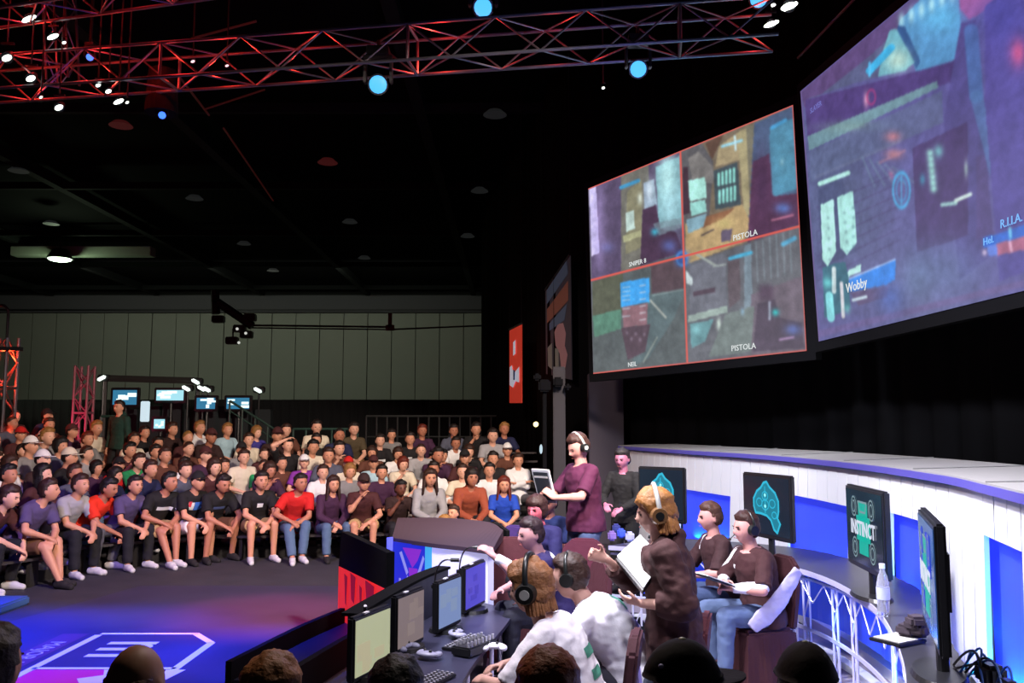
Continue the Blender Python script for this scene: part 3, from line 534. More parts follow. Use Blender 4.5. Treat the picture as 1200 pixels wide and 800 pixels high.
patch(r, c4, n, [(.4, .2), (.6, .18), (.6, .36), (.4, .38)], Mw, 'letter_mark'); patch(r, c4, n, [(.1, .52), (.3, .5), (.35, .56), (.55, .6), (.9, .54), (.9, .74), (.6, .72), (.4, .8), (.1, .76)], Mw, 'emblem'); patch(r, c4, n, [(.45, .56), (.6, .58), (.58, .7), (.45, .7)], mat('banner_blue', (.1, .2, .5), .7), 'emblem_centre', .03)
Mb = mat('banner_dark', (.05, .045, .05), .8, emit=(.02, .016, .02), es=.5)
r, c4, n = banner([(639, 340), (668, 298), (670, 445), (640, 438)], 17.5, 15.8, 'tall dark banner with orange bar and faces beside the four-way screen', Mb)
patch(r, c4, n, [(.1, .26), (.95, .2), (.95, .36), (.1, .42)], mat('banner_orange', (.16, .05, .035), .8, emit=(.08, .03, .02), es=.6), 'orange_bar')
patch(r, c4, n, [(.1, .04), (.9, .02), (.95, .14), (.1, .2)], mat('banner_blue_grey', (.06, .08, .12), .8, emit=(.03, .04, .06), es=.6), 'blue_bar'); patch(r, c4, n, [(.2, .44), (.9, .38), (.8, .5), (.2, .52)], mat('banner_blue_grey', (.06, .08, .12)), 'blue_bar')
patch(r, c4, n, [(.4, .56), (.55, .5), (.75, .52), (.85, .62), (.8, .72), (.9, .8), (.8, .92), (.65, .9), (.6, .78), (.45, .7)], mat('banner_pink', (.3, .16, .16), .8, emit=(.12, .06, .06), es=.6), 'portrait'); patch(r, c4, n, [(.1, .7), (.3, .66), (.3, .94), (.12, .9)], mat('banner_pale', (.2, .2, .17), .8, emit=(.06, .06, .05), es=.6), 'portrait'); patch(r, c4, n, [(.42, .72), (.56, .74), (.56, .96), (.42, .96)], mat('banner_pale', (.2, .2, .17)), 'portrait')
bm = bmesh.new(); x = px2x(655, 14.2); box(bm, (x, 14.2, (2.05+.07*14.2)/2), (.2, .16, 2.05+.07*14.2), bevel=.01); tag(done('grey_post', bm, mat('post_grey', (.022, .02, .025), .8)), 'tall square grey post below the dark banner', 'post')
bm = bmesh.new(); x = px2x(709, 15.4); box(bm, (x, 15.4, 1.5), (.62, .3, 3.0), bevel=.01); tag(done('side_flat', bm, mat('flat_grey', (.05, .042, .06), .8)), 'dark grey-purple upright flat under the left end of the four-way screen', 'panel')
bm = bmesh.new()
for dx, dz, s in ((0, 0, .2), (.22, .06, .16), (.38, -.02, .1), (-.12, .14, .12)): box(bm, (dx, 0, dz), (s, .25, s), bevel=.03)
bar(bm, (0, 0, 0), (0, 0, -2.5), .07, n=8); c = P(638, 452, y=14); tag(done('camera_rig', bm, M_black, None, c), 'black camera on a stand before the grey post', 'camera')
bm = bmesh.new(); ball(bm, P(628, 497, y=16), .05); tag(done('exit_lamp', bm, emis('warm_dot', (1, .8, .3), 3)), 'tiny warm lamp in the dark left of the standing tall man', 'lamp')
bm = bmesh.new(); ball(bm, P(634, 526, y=16), (.03, .03, .09)); tag(done('signal_lamp', bm, emis('cool_dot', (.7, .9, 1), .8)), 'tiny cool upright light below the warm one', 'lamp')
# ================================================================ curved backdrop of the right team stage
WP = [(1.90, 15.0), (2.48, 12.4), (3.04, 10.1), (3.18, 7.9), (3.02, 6.0), (2.76, 4.9), (2.56, 4.1), (2.50, 3.3), (2.46, 2.4)]
WH = 1.73
NP = 52
wp = curve_pts(WP, NP*4+1)
back = empty('wall_right_stage', (0, 0, 0)); struct(back); back.name = 'wall_stage'
M_white = mat('stage_white_board', (0.80, 0.81, 0.84), 0.45, var=0.05, vscale=2)
bm = bmesh.new(); strip(bm, offset(wp, 0.10), offset(wp, 0.16), 0, WH-.02); done('backing', bm, mat('backing_grey', (.22, .22, .27), .8), back)
# niches: index ranges along the curve
def arc_at(px):   # index of the wall point seen at column px (height ~1 m)
    return min(range(len(wp)), key=lambda i: abs(600+1000*wp[i][0]/wp[i][1]-px) + (50 if wp[i][1] < 3.0 else 0))
NI = [(arc_at(800), arc_at(847), 1.16), (arc_at(925), arc_at(976), 1.30), (arc_at(1040), arc_at(1068), 1.34), (arc_at(1144), arc_at(1180), 1.40)]
def in_niche(i0, i1):
    for a, b, h in NI:
        if i1 > a+.5 and i0 < b-.5: return h
    return None
slant = 0.10
wo = offset(wp, 0.03)
for k in range(NP):
    i0, i1 = k*4, k*4+4; h = in_niche(i0+.0, i1)
    z0 = h if h else 0.0
    bm = bmesh.new(); A0, A1 = V(wp[i0]), V(wp[i1]); B0, B1 = V(wo[i0]), V(wo[i1]); t = (A1-A0).normalized(); g = 0.006
    def sh(p, z, s): q = p+t*(s*g+slant*(z-WH/2)*.9); return (q.x, q.y, z)
    f = [bm.verts.new(sh(A0, z0, 1)), bm.verts.new(sh(A1, z0, -1)), bm.verts.new(sh(A1, WH-.08, -1)), bm.verts.new(sh(A0, WH-.08, 1))]
    b = [bm.verts.new(sh(B0, z0, 1)), bm.verts.new(sh(B1, z0, -1)), bm.verts.new(sh(B1, WH-.08, -1)), bm.verts.new(sh(B0, WH-.08, 1))]
    bm.faces.new(f); bm.faces.new(b[::-1])
    for j in range(4): bm.faces.new((f[j], b[j], b[(j+1) % 4], f[(j+1) % 4]))
    done('board', bm, M_white, back)
M_niche = mat('niche_uplight_blue', (.03, .06, .8), .5, emit=(.035, .055, 1.0), es=.55)  # blue uplight put into the panels' colour and glow
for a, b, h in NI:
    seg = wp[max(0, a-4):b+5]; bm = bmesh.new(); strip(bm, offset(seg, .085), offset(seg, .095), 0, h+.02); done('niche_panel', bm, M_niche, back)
    m_ = wp[(a+b)//2]; t = V(wp[b])-V(wp[a]); wd = t.length
    q = offset(seg, .045)
    bm = bmesh.new(); strip(bm, q[2:-2], offset(q, .01)[2:-2], .50 if h > 1.2 else .30, .515 if h > 1.2 else .315); done('led_bar', bm, emis('led_cyan', (.1, .75, 1), 1), back)
    c = q[len(q)//2]; z_l = .80 if h == 1.40 else .86
    la = lamp('AREA', (c[0], c[1], .50), None, 9 if h != 1.40 else 22, (.02, .62, 1), wd*.8, sizey=.05)
    nv = V((-t.y, t.x, 0)).normalized(); zf = -(V((0, 0, 1))+nv*.22).normalized(); xf = t.normalized() if len(t) == 3 else V((t.x, t.y, 0)).normalized(); yf = zf.cross(xf); la.rotation_euler = Matrix(((xf.x, yf.x, zf.x), (xf.y, yf.y, zf.y), (xf.z, yf.z, zf.z))).to_euler()
rim_i = offset(wp, -.05); rim_o = offset(wp, .80)
bm = bmesh.new(); strip(bm, rim_i, rim_o, WH-.015, WH, WH+.03); done('rim_top', bm, mat('rim_grey', (.34, .33, .32), .6, var=.06), back, smooth=False)
bm = bmesh.new(); strip(bm, offset(wp, -.055), offset(wp, -.03), WH-.065, WH-.012); done('rim_fascia', bm, mat('fascia_violet_shade', (.10, .085, .42), .5), back)  # violet light and shade under the rim put into the colour
bm = bmesh.new(); strip(bm, rim_o, offset(wp, .83), 0, WH+.02); done('outer_skin', bm, M_black, back)
bm = bmesh.new(); strip(bm, offset(wp, -.10), offset(wp, 0.0), 0, .10); done('kick_strip', bm, mat('kick_white', (.75, .75, .72), .5), back)
for i in range(10, len(rim_i)-6, 26):
    bm = bmesh.new(); a = V((*rim_i[i], WH+.006)); b = V((*rim_o[i], WH+.034)); bar(bm, a, b, .008, n=4); done('rim_joint', bm, mat('joint_grey', (.22, .22, .22), .8), back)
# ---------------------------------------------------------------- right desk
DI = [(1.0, 9.0), (1.7, 8.62), (2.32, 8.0), (2.56, 7.2), (2.50, 6.1), (2.22, 5.08), (1.83, 4.1), (1.35, 3.25), (.95, 2.75)]
DH = .83
N = 80
wmax = lambda t: .95 if t < .5 else max(.50, .95-(t-.5)*4)
di = curve_pts(DI, N); do = []
for i, (x, y) in enumerate(di):    # outer edge lies against the backdrop
    t = i/(N-1); j = int(round((0.345+0.62*t)*(len(wp)-1))); q = V(wp[min(j, len(wp)-1)]); p_ = V((x, y))
    d_ = (q-p_); do.append(tuple(p_+d_*max(0, (d_.length-.03)/d_.length)) if d_.length < wmax(t) else tuple(p_+d_.normalized()*wmax(t)))
desk = empty('curved_desk', (0, 0, 0)); tag(desk, 'long curved black-topped desk on white trussing along the white backdrop', 'desk')
bm = bmesh.new(); strip(bm, di, do, DH-.03, DH); done('desktop', bm, mat('desk_top_grey', (.035, .034, .045), .38, var=.1), desk)
bm = bmesh.new(); strip(bm, offset(di, -.006), offset(di, .004), DH-.045, DH-.002); done('edge_band', bm, mat('edge_lilac', (.5, .48, .75), .4), desk)
M_wt = mat('white_metal', (.72, .70, .90), .35, .3)
for px in (737, 912, 931, 963, 979, 1022, 1038, 1046):
    i = min(range(N), key=lambda i: abs(600+1000*di[i][0]/di[i][1]-px) + (100 if di[i][1] < 3.9 and px < 1046 else 0))
    c = V((*offset(di, .06)[i], 0)); t = (V((*di[min(i+1, N-1)], 0))-V((*di[max(0, i-1)], 0))).normalized()
    r_ = bmesh.new()
    for s_ in (-1, 1): bar(r_, c+t*s_*.045, c+t*s_*.045+V((0, 0, DH-.04)), .022, n=8)
    done('leg_pole', r_, M_wt, desk)
    r_ = bmesh.new()
    for k in range(4):
        z0, z1 = k*.2, k*.2+.2; bar(r_, c+t*.045*(1 if k % 2 else -1)+V((0, 0, z0)), c+t*.045*(-1 if k % 2 else 1)+V((0, 0, z1)), .012, n=6)
    done('leg_lattice', r_, M_wt, desk)
bm = bmesh.new(); strip(bm, offset(di, .05), offset(di, .065), DH-.10, DH-.08); done('rail', bm, M_wt, desk)
bm = bmesh.new(); strip(bm, offset(di, .05), offset(di, .065), .30, .33); done('rail', bm, M_wt, desk)
bm = bmesh.new()
rp = offset(di, .058)
for i in range(4, N-4, 2): bar(bm, (*rp[i], DH-.10 if (i//2) % 2 else .55), (*rp[i+2], .55 if (i//2) % 2 else DH-.10), .012, n=5)
done('lattice', bm, M_wt, desk)
bm = bmesh.new(); q = [V(a).lerp(V(b), .55) for a, b in zip(di, do)]; q = [(v.x, v.y) for v in q]; strip(bm, q, [(a+.02, b) for a, b in q], .28, .78); done('modesty_panel', bm, mat('panel_blue_lit', (.05, .12, .8), .4, emit=(.02, .05, .6), es=.35), desk)  # blue light under the desk put into the panel's colour and glow
bm = bmesh.new(); strip(bm, [(a-.09, b) for a, b in q], q, 0, .07); done('foot_rail', bm, mat('kick_white', (.7, .7, .7)), desk)
for x, y in ((2.75, 7.0), (2.6, 5.6), (2.2, 4.6), (1.6, 8.95)): lamp('POINT', (x-.22, y, .45), None, 5, (.05, .2, 1), .05)
# ---------------------------------------------------------------- monitors
def monitor(TL, TR, h, label, z_base, kind, bez=.025, th=.05, glowmat=None, base=True, name='monitor'):
    """TL, TR: top corners of the front face as seen by a viewer in front of it"""
    TL, TR = V(TL), V(TR); c = (TL+TR)/2; x = (TR-TL); x.z = 0; wd = x.length; x.normalize(); n = V((x.y, -x.x, 0)); c.z = TL.z-h/2
    R_ = Matrix(((x.x, -n.x, 0, c.x), (x.y, -n.y, 0, c.y), (0, 0, 1, c.z), (0, 0, 0, 1)))   # local: x right, y away from viewer, z up
    r = bpy.data.objects.new(name, None); COL.objects.link(r); r.matrix_world = Matrix.Translation((0, 0, z_base-c.z)) @ R_; zc = c.z-z_base
    bm = bmesh.new(); box(bm, (0, th*.5, zc), (wd, th, h), bevel=.012); box(bm, (0, th+.012, zc), (wd*.5, .04, h*.5), bevel=.015); done('casing', bm, M_plast, r)
    bm = bmesh.new(); box(bm, (0, -.001, zc+.005), (wd-2*bez, .006, h-2*bez-.02)); done('screen', bm, glowmat or mat('screen_off', (.006, .009, .014), .15, emit=(.006, .012, .02), es=1), r)
    if base:
        bm = bmesh.new(); bar(bm, (0, th, 0.01), (0, th, zc-h/2+.05), .06, n=10); done('stand_neck', bm, M_plast, r)
        bm = bmesh.new(); bmesh.ops.create_cone(bm, cap_ends=True, segments=28, radius1=.5, radius2=.46, depth=.05); bmesh.ops.transform(bm, matrix=Matrix.Translation((0, th*.6, .013)) @ Matrix.Diagonal((wd*.62, .26, .5, 1)), verts=bm.verts); done('stand_base', bm, M_plast, r)
    tag(r, label, 'monitor'); return r, wd, h, zc
M_cy = emis('emblem_cyan', (.03, .50, .72), 1.0); M_cyd = emis('emblem_cyan_dark', (.01, .22, .32), 1.0)
def outline(bm, pts, wd, y):
    n = len(pts)
    for i in range(n):
        a = V((pts[i][0], 0, pts[i][1])); b = V((pts[(i+1) % n][0], 0, pts[(i+1) % n][1])); d = (b-a)
        if d.length < 1e-6: continue
        d.normalize(); s = V((-d.z, 0, d.x))*wd/2; e = d*wd*.3
        f = [bm.verts.new(p+V((0, y, 0))) for p in (a-s-e, b-s+e, b+s+e, a+s-e)]; bm.faces.new(f)
def emblem(r, zc, h, sx):
    def T(p): return [(x*sx, zc+z*h) for x, z in p]
    leaf = [(-.02, .36), (.03, .38), (.08, .30), (.17, .22), (.22, .10), (.22, -.05), (.20, -.16), (.24, -.24), (.19, -.38), (.14, -.34), (.09, -.2), (.02, -.14), (-.08, -.12), (-.17, -.12), (-.20, -.02), (-.2, .1), (-.14, .22), (-.07, .28)]
    bm = bmesh.new(); f = [bm.verts.new((x, -.006, z)) for x, z in T(leaf)]; bm.faces.new(f); done('emblem_field', bm, M_cyd, r)
    bm = bmesh.new(); outline(bm, T(leaf), .022, -.009)
    for cx, cz, rad in ((0, .16, .05), (0, .02, .06), (.12, .05, .05), (-.1, .05, .05), (.15, -.12, .04)):
        outline(bm, T([(cx+rad*math.cos(a_*math.pi/5), cz+rad*1.3*math.sin(a_*math.pi/5)) for a_ in range(10)]), .010, -.010)
    outline(bm, T([(0, .3), (0, -.1), (0.001, -.1)]), .012, -.01); done('emblem_lines', bm, M_cy, r)
    bm = bmesh.new()
    for cx, cz in ((0, .17), (0, .0)): ball(bm, (cx*sx, -.01, zc+cz*h), (.018, .004, .018), 1)
    done('emblem_dots', bm, emis('emblem_bright', (.3, .95, 1), 1.1), r)
ZT = 1.61; HM = .60
r, wd, h, zc = monitor((1.42, 9.72, ZT), (1.86, 9.30, ZT), HM, 'black display with cyan emblem half hidden by the standing hooded player', DH, 0); emblem(r, zc, h, .72)
r, wd, h, zc = monitor((2.27, 8.50, ZT), (2.50, 7.75, ZT), HM, 'black display with full cyan emblem behind the seated player with headset', DH, 0); emblem(r, zc, h, .95)
r, wd, h, zc = monitor((2.60, 6.74, ZT), (2.52, 5.88, ZT), HM, 'black display with green and white team logo on the curved desk', DH, 0)
M_gr = emis('logo_teal', (.0, .42, .33), 1.0); M_gy = emis('logo_grey', (.25, .38, .42), .8); M_lw = emis('logo_white', (.75, .8, .95), .9)
def teamlogo(r, zc, h, k=1.0):
    bm = bmesh.new(); box(bm, (0, -.006, zc), (.20*k, .003, h*.62)); box(bm, (0, -.006, zc+.0), (.3*k, .003, h*.3)); done('logo_centre', bm, M_gr, r)
    for sx in (-1, 1):
        for sz in (-1, 1):
            for rad in (.035, .06): bm = bmesh.new(); outline(bm, [(sx*.2*k+rad*math.cos(a_*math.pi/6), zc+sz*h*.25+rad*1.2*math.sin(a_*math.pi/6)) for a_ in range(12)], .011, -.009); done('logo_ring', bm, M_gy, r)
    bm = bmesh.new(); outline(bm, [(-.1*k, zc+h*.32), (.1*k, zc+h*.32), (.06*k, zc+h*.2), (-.06*k, zc+h*.2)], .014, -.009); done('logo_top', bm, M_gy, r)
    M_ = Matrix.Translation((0, -.012, zc-.005)) @ Matrix.Rotation(math.pi/2, 4, 'X') @ Matrix.Diagonal((1, 1.15, 1, 1))
    text('INSTINCT', .125*k, M_, M_lw, 'logo_lettering', r, .001, bold=.003)
teamlogo(r, zc, h, 1.0)
r, wd, h, zc = monitor((2.24, 4.78, ZT), (1.92, 3.95, ZT), HM, 'large display seen edge-on at the near end of the curved desk', DH, 0, th=.05, glowmat=mat('screen_blue', (.01, .02, .06), .2, emit=(.01, .05, .16), es=1)); teamlogo(r, zc, h, 1.0)
bm = bmesh.new(); box(bm, (.14, -.006, zc+.12), (.2, .003, .2)); box(bm, (-.2, -.006, zc+.02), (.1, .003, .4)); done('screen_panel', bm, emis('screen_deep_blue', (.01, .03, .7), .9), r)
# things on the right desk
p = P(1036, 721, z=DH); r = empty('water_bottle', p); bm = bmesh.new()
prof = [(0, 0), (.031, 0), (.033, .02), (.031, .05), (.033, .08), (.032, .13), (.024, .165), (.013, .19), (.013, .205)]
def lathe(bm, prof, n=20):
    R_ = []
    for rr, z in prof: R_.append([bm.verts.new((rr*math.cos(2*math.pi*k/n), rr*math.sin(2*math.pi*k/n), z)) for k in range(n)])
    for a_, b_ in zip(R_, R_[1:]):
        for k in range(n): bm.faces.new((a_[k], a_[(k+1) % n], b_[(k+1) % n], b_[k]))
    bmesh.ops.remove_doubles(bm, verts=bm.verts, dist=1e-5)
lathe(bm, prof); done('bottle', bm, mat('clear_plastic', (.9, .92, 1), .08, trans=.75), r, smooth=True)
bm = bmesh.new(); bar(bm, (0, 0, .2), (0, 0, .22), .03, n=14); done('cap', bm, mat('bottle_cap', (.85, .85, .95), .4), r)
bm = bmesh.new(); bar(bm, (0, 0, .07), (0, 0, .12), .067, n=20); done('label', bm, mat('bottle_label', (.55, .6, .9), .5), r)
r.scale = (1.25, 1.25, 1.5); tag(r, 'clear plastic water bottle standing on the curved black desk', 'bottle')
p = P(1052, 752, z=DH); r = empty('laptop', p, math.radians(-60)); bm = bmesh.new(); box(bm, (0, 0, .012), (.20, .24, .018), bevel=.004); done('base', bm, M_plast, r)
bm = bmesh.new(); box(bm, (-.0, 0.0, .024), (.17, .2, .004)); done('paper', bm, mat('paper_grey', (.55, .53, .5), .8), r); tag(r, 'pale paper on a flat dark folder beside the edge-on display', 'folder')
p = P(1073, 752, z=DH); bm = bmesh.new(); rr = random.Random(2)
for k in range(7): box(bm, (rr.uniform(-.04, .04), rr.uniform(-.05, .05), .05+.02*k*.6), (.09, .1, .06), Matrix.Rotation(rr.random(), 3, 'Z'), bevel=.015)
tag(done('dark_bag', bm, mat('bag_brown', (.05, .035, .05), .8), None, p), 'small crumpled dark bag between the pale paper and the display', 'bag')
p = V((2.26, 4.22, DH)); r = empty('cable_bundle', p); rr = random.Random(7)
for k in range(9):
    bm = bmesh.new(); q = V((rr.uniform(-.08, .08), rr.uniform(-.2, .25), .01)); top = V((rr.uniform(-.03, .08), rr.uniform(-.15, .15), rr.uniform(.12, .26))); e = V((rr.uniform(-.05, .1), rr.uniform(-.25, .2), .01)); pr = q
    tube(bm, [q*(1-t)**2+top*2*t*(1-t)*1.2+e*t*t for t in [j/10 for j in range(11)]], .006, 6)
    done('cable', bm, M_plast if k % 2 else mat('cable_blue', (.02, .08, .3), .4), r)
bm = bmesh.new(); box(bm, (.02, -.02, .05), (.1, .14, .1), bevel=.02); box(bm, (.0, -.2, .04), (.08, .1, .07), bevel=.02); done('power_brick', bm, M_plast, r); tag(r, 'tangle of black and blue cables behind the edge-on display', 'cables')
# desk clutter behind the hooded player
rr = random.Random(9)
for k, (px, py) in enumerate(((717, 633), (728, 630), (738, 634), (722, 624))):
    p = P(px, py, z=DH); bm = bmesh.new(); box(bm, (0, 0, .05), (.09, .1, .1), bevel=.02); o = done('desk_item', bm, mat(('item_violet', 'item_blue', 'item_lilac', 'item_navy')[k], ((.3, .2, .6), (.05, .1, .7), (.5, .5, .8), (.03, .04, .2))[k], .4), None, p)
    tag(o, ('violet box on the far left end of the curved desk', 'bright blue box on the far left end of the curved desk', 'pale lilac box nearest the white board on the curved desk', 'navy box behind the violet one on the curved desk')[k], 'box')
# ================================================================ left team's desk
LM = [((-.90, 5.0), (-.745, 5.4)), ((-.74, 5.63), (-.60, 6.0)), ((-.52, 6.14), (-.375, 6.5)), ((-.365, 6.77), (-.216, 7.2))]
gl = [('mon_khaki', 'b9bd98'), ('mon_taupe', '8d7c7c'), ('mon_blue_grey', '7c90c0'), ('mon_blue', '5a52d8')]
labs = ['grey-green lit monitor nearest the camera on the left desk', 'brownish lit monitor second from the camera on the left desk', 'pale blue lit monitor third from the camera on the left desk', 'violet-blue lit monitor farthest from the camera on the left desk']
for k, ((a, b), (gn, gc), lab) in enumerate(zip(LM, gl, labs)):
    h = .37 if k < 2 else .36
    r, wd, h, zc = monitor((*a, .965), (*b, .965), h, lab, .585, 0, bez=.018, th=.05, glowmat=emis(gn, gc, (.85, .75, .9, .85)[k]))
    bm = bmesh.new(); rr = random.Random(k+4)
    for j in range(4): bm = bmesh.new(); box(bm, (rr.uniform(-.3, .3)*wd, -.005-.0003*j, zc+rr.uniform(-.3, .3)*h), (wd*rr.uniform(.15, .35), .002, h*rr.uniform(.1, .3))); done('screen_patch', bm, emis(gn+'_patch', (('c3bb98'), ('93827e'), ('8c9fc4'), ('5048cc'))[k], .8), r)
    bm = bmesh.new(); box(bm, (-wd*.2, .0, zc+h/2+.006), (.05, .02, .008)); done('top_sticker', bm, mat('sticker_white', (.8, .8, .85), .5), r)
ldi = curve_pts([(-.30, 4.1), (-.30, 4.9), (-.22, 5.6), (-.05, 6.5), (.02, 7.0)], 30); ldo = curve_pts([(-1.12, 4.5), (-1.0, 5.0), (-.88, 5.7), (-.66, 6.7), (-.36, 7.5)], 30)
r = empty('player_desk', (0, 0, 0)); tag(r, 'dark curved desk carrying four monitors of the left team', 'desk')
bm = bmesh.new(); strip(bm, ldi, ldo, .555, .585); done('desktop', bm, mat('desk_navy', (.03, .03, .06), .35), r)
bm = bmesh.new(); strip(bm, [(a-.25, b) for a, b in ldi], [(a-.27, b) for a, b in ldi], .02, .55); done('front_panel', bm, M_plast, r)
for (x, y) in ((-.06, 6.85), (-.12, 6.45), (-.32, 4.9), (-.25, 5.5)):
    bm = bmesh.new(); bar(bm, (x-.03, y, 0), (x-.03, y, .555), .035, n=10); done('leg', bm, M_wt, r)
lw = offset(ldo, .03); lw2 = offset(ldo, .12)
r = empty('low_desk_wall', (0, 0, 0)); tag(r, 'low dark curved wall behind the left desk monitors', 'wall')
bm = bmesh.new(); strip(bm, ldo[8:26], offset(ldo, .06)[8:26], 0, .90); done('panel', bm, mat('navy_wall', (.012, .012, .03), .5), r)
bm = bmesh.new(); strip(bm, offset(ldo, -.02)[8:26], offset(ldo, .10)[8:26], .90, .92); done('cap_rail', bm, M_black, r)
# end piece with its lit inner face: white panel, cyan strip, blue figure panel
def wallq(px0, y0, px1, y1, zb, zt, name, m, parent, t=.05):
    A = V(((px0-600)/1000*y0, y0, zt)); B = V(((px1-600)/1000*y1, y1, zt)); C = V((B.x, B.y, zb)); D = V((A.x, A.y, zb)); bm = bmesh.new(); quadbox(bm, A, B, C, D, V((-.01, t, 0))); done(name, bm, m, parent); return (A, B, C, D)
r = empty('lit_end_wall', (0, 0, 0)); tag(r, 'blue and white glowing end wall behind the left desk with a dark sloping top', 'wall')
M_wp = mat('lit_panel_white', (.6, .6, .75), .5, emit=(.42, .42, .66), es=.8)
wallq(508, 7.75, 573, 7.35, .3, .99, 'white_panel', M_wp, r)
wallq(500, 7.80, 508, 7.75, .3, .99, 'cyan_strip', emis('strip_cyan', (.06, .45, .95), .9), r)
c4 = wallq(464, 8.05, 500, 7.80, .3, .99, 'blue_panel', emis('figure_blue', (.015, .03, .78), .8), r)
wallq(456, 8.0, 463, 8.05, .3, 1.03, 'blue_column', mat('column_blue', (.1, .12, .8), .4, emit=(.05, .06, .65), es=.8), r)
wallq(573, 7.33, 579, 7.28, .3, .99, 'end_trim', mat('lit_panel_lilac', (.5, .5, .7), .5, emit=(.2, .2, .4), es=.7), r)
n = V((0, -1, 0)); M_vi = emis('figure_violet', (.30, .03, .75), .8); M_pl = emis('figure_pale', (.30, .30, .95), .9)
patch(r, c4, n, [(.3, .05), (.9, .05), (.78, .2), (.62, .3), (.5, .2)], M_vi, 'figure_head', .03)
patch(r, c4, n, [(.5, .3), (.78, .3), (.86, .5), (.7, .62), (.56, .55)], M_vi, 'figure_body', .03)
for pts in ([(.2, .12), (.28, .1), (.5, .36), (.44, .4)], [(.95, .12), (1, .16), (.84, .4), (.78, .36)], [(.46, .4), (.54, .44), (.46, .62), (.4, .56)], [(.8, .4), (.9, .44), (.86, .6), (.8, .56)], [(.5, .6), (.62, .62), (.58, .78), (.5, .76)], [(.74, .6), (.84, .62), (.82, .8), (.74, .76)], [(.2, .45), (.26, .45), (.28, .9), (.2, .9)]): patch(r, c4, n, pts, M_pl, 'figure_line', .035)
bm = bmesh.new()
topi = [V(((p_-600)/1000*y_, y_)) for p_, y_ in ((462, 8.10), (508, 7.72), (545, 7.50), (577, 7.27))]; topo = [V(((p_-600)/1000*y_, y_)) for p_, y_ in ((468, 9.3), (520, 9.3), (572, 8.9), (590, 8.2))]
ti = curve_pts([tuple(v) for v in topi], 20); to = curve_pts([tuple(v) for v in topo], 20); strip(bm, ti, to, .985, 1.02, 1.08); done('sloping_top', bm, mat('top_brown_black', (.05, .03, .04), .5), r)
bm = bmesh.new(); strip(bm, [(a+.03, b+.1) for a, b in to], [(a+.06, b+.13) for a, b in to], 0, 1.06); done('outer_face', bm, M_black, r)
lamp('POINT', (-.95, 7.6, .75), None, 4, (.1, .2, 1), .1)
# black screen panel with the red lit graphic beneath it
r = empty('black_side_panel', (0, 0, 0)); tag(r, 'black side panel above a red glowing graphic at the left desk end', 'panel')
A, B, C, D = V((-1.72, 8.75, 1.0)), V((-1.05, 7.30, 1.0)), V((-1.05, 7.30, .70)), V((-1.74, 8.75, .66)); bm = bmesh.new(); quadbox(bm, A, B, C, D, V((.06, .04, 0))); done('panel', bm, M_black, r)
A2_, B2_, C2_, D2_ = D, C, V((-1.05, 7.30, .0)), V((-1.74, 8.75, .0)); bm = bmesh.new(); quadbox(bm, A2_, B2_, C2_, D2_, V((.06, .04, 0))); done('graphic', bm, mat('graphic_red', (.6, .02, .02), .5, emit=(.75, .02, .015), es=.8), r)
n = V((-.3, -1, 0)).normalized()
for k, (u0, u1, v0, v1) in enumerate(((.16, .24, .05, .5), (.3, .42, .0, .4), (.5, .56, .1, .6), (.62, .8, .0, .3), (.86, .92, .1, .6))): patch(r, (A2_, B2_, C2_, D2_), n, [(u0, v0), (u1, v0+.03), (u1-.02, v1), (u0+.03, v1-.04)], emis('graphic_dark_red', (.28, .0, .02), .8), 'graphic_shape', .02)
# stage edge: low black barrier with a ledge
r = empty('stage_barrier', (0, 0, 0)); tag(r, 'low black barrier with a blue-black ledge between show floor and left desk', 'barrier')
e1 = [(-2.10, 6.60), (-1.86, 7.7), (-1.62, 8.5)]; bm = bmesh.new(); ee = curve_pts(e1, 12); strip(bm, ee, offset(ee, .05), 0, .30); done('upright', bm, M_black, r)
bm = bmesh.new(); strip(bm, offset(ee, -.02), offset(ee, -.40), 0, .17); done('ledge', bm, mat('ledge_blue_black', (.006, .007, .014), .5), r)
bm = bmesh.new(); strip(bm, offset(ee, -.40), offset(ee, -.46), 0, .24); done('back_lip', bm, M_black, r)
bm = bmesh.new(); pts = [(-2.1, 6.60), (-1.15, 5.0), (-1.2, 4.0), (-2.4, 4.0), (-2.6, 5.6)]; 
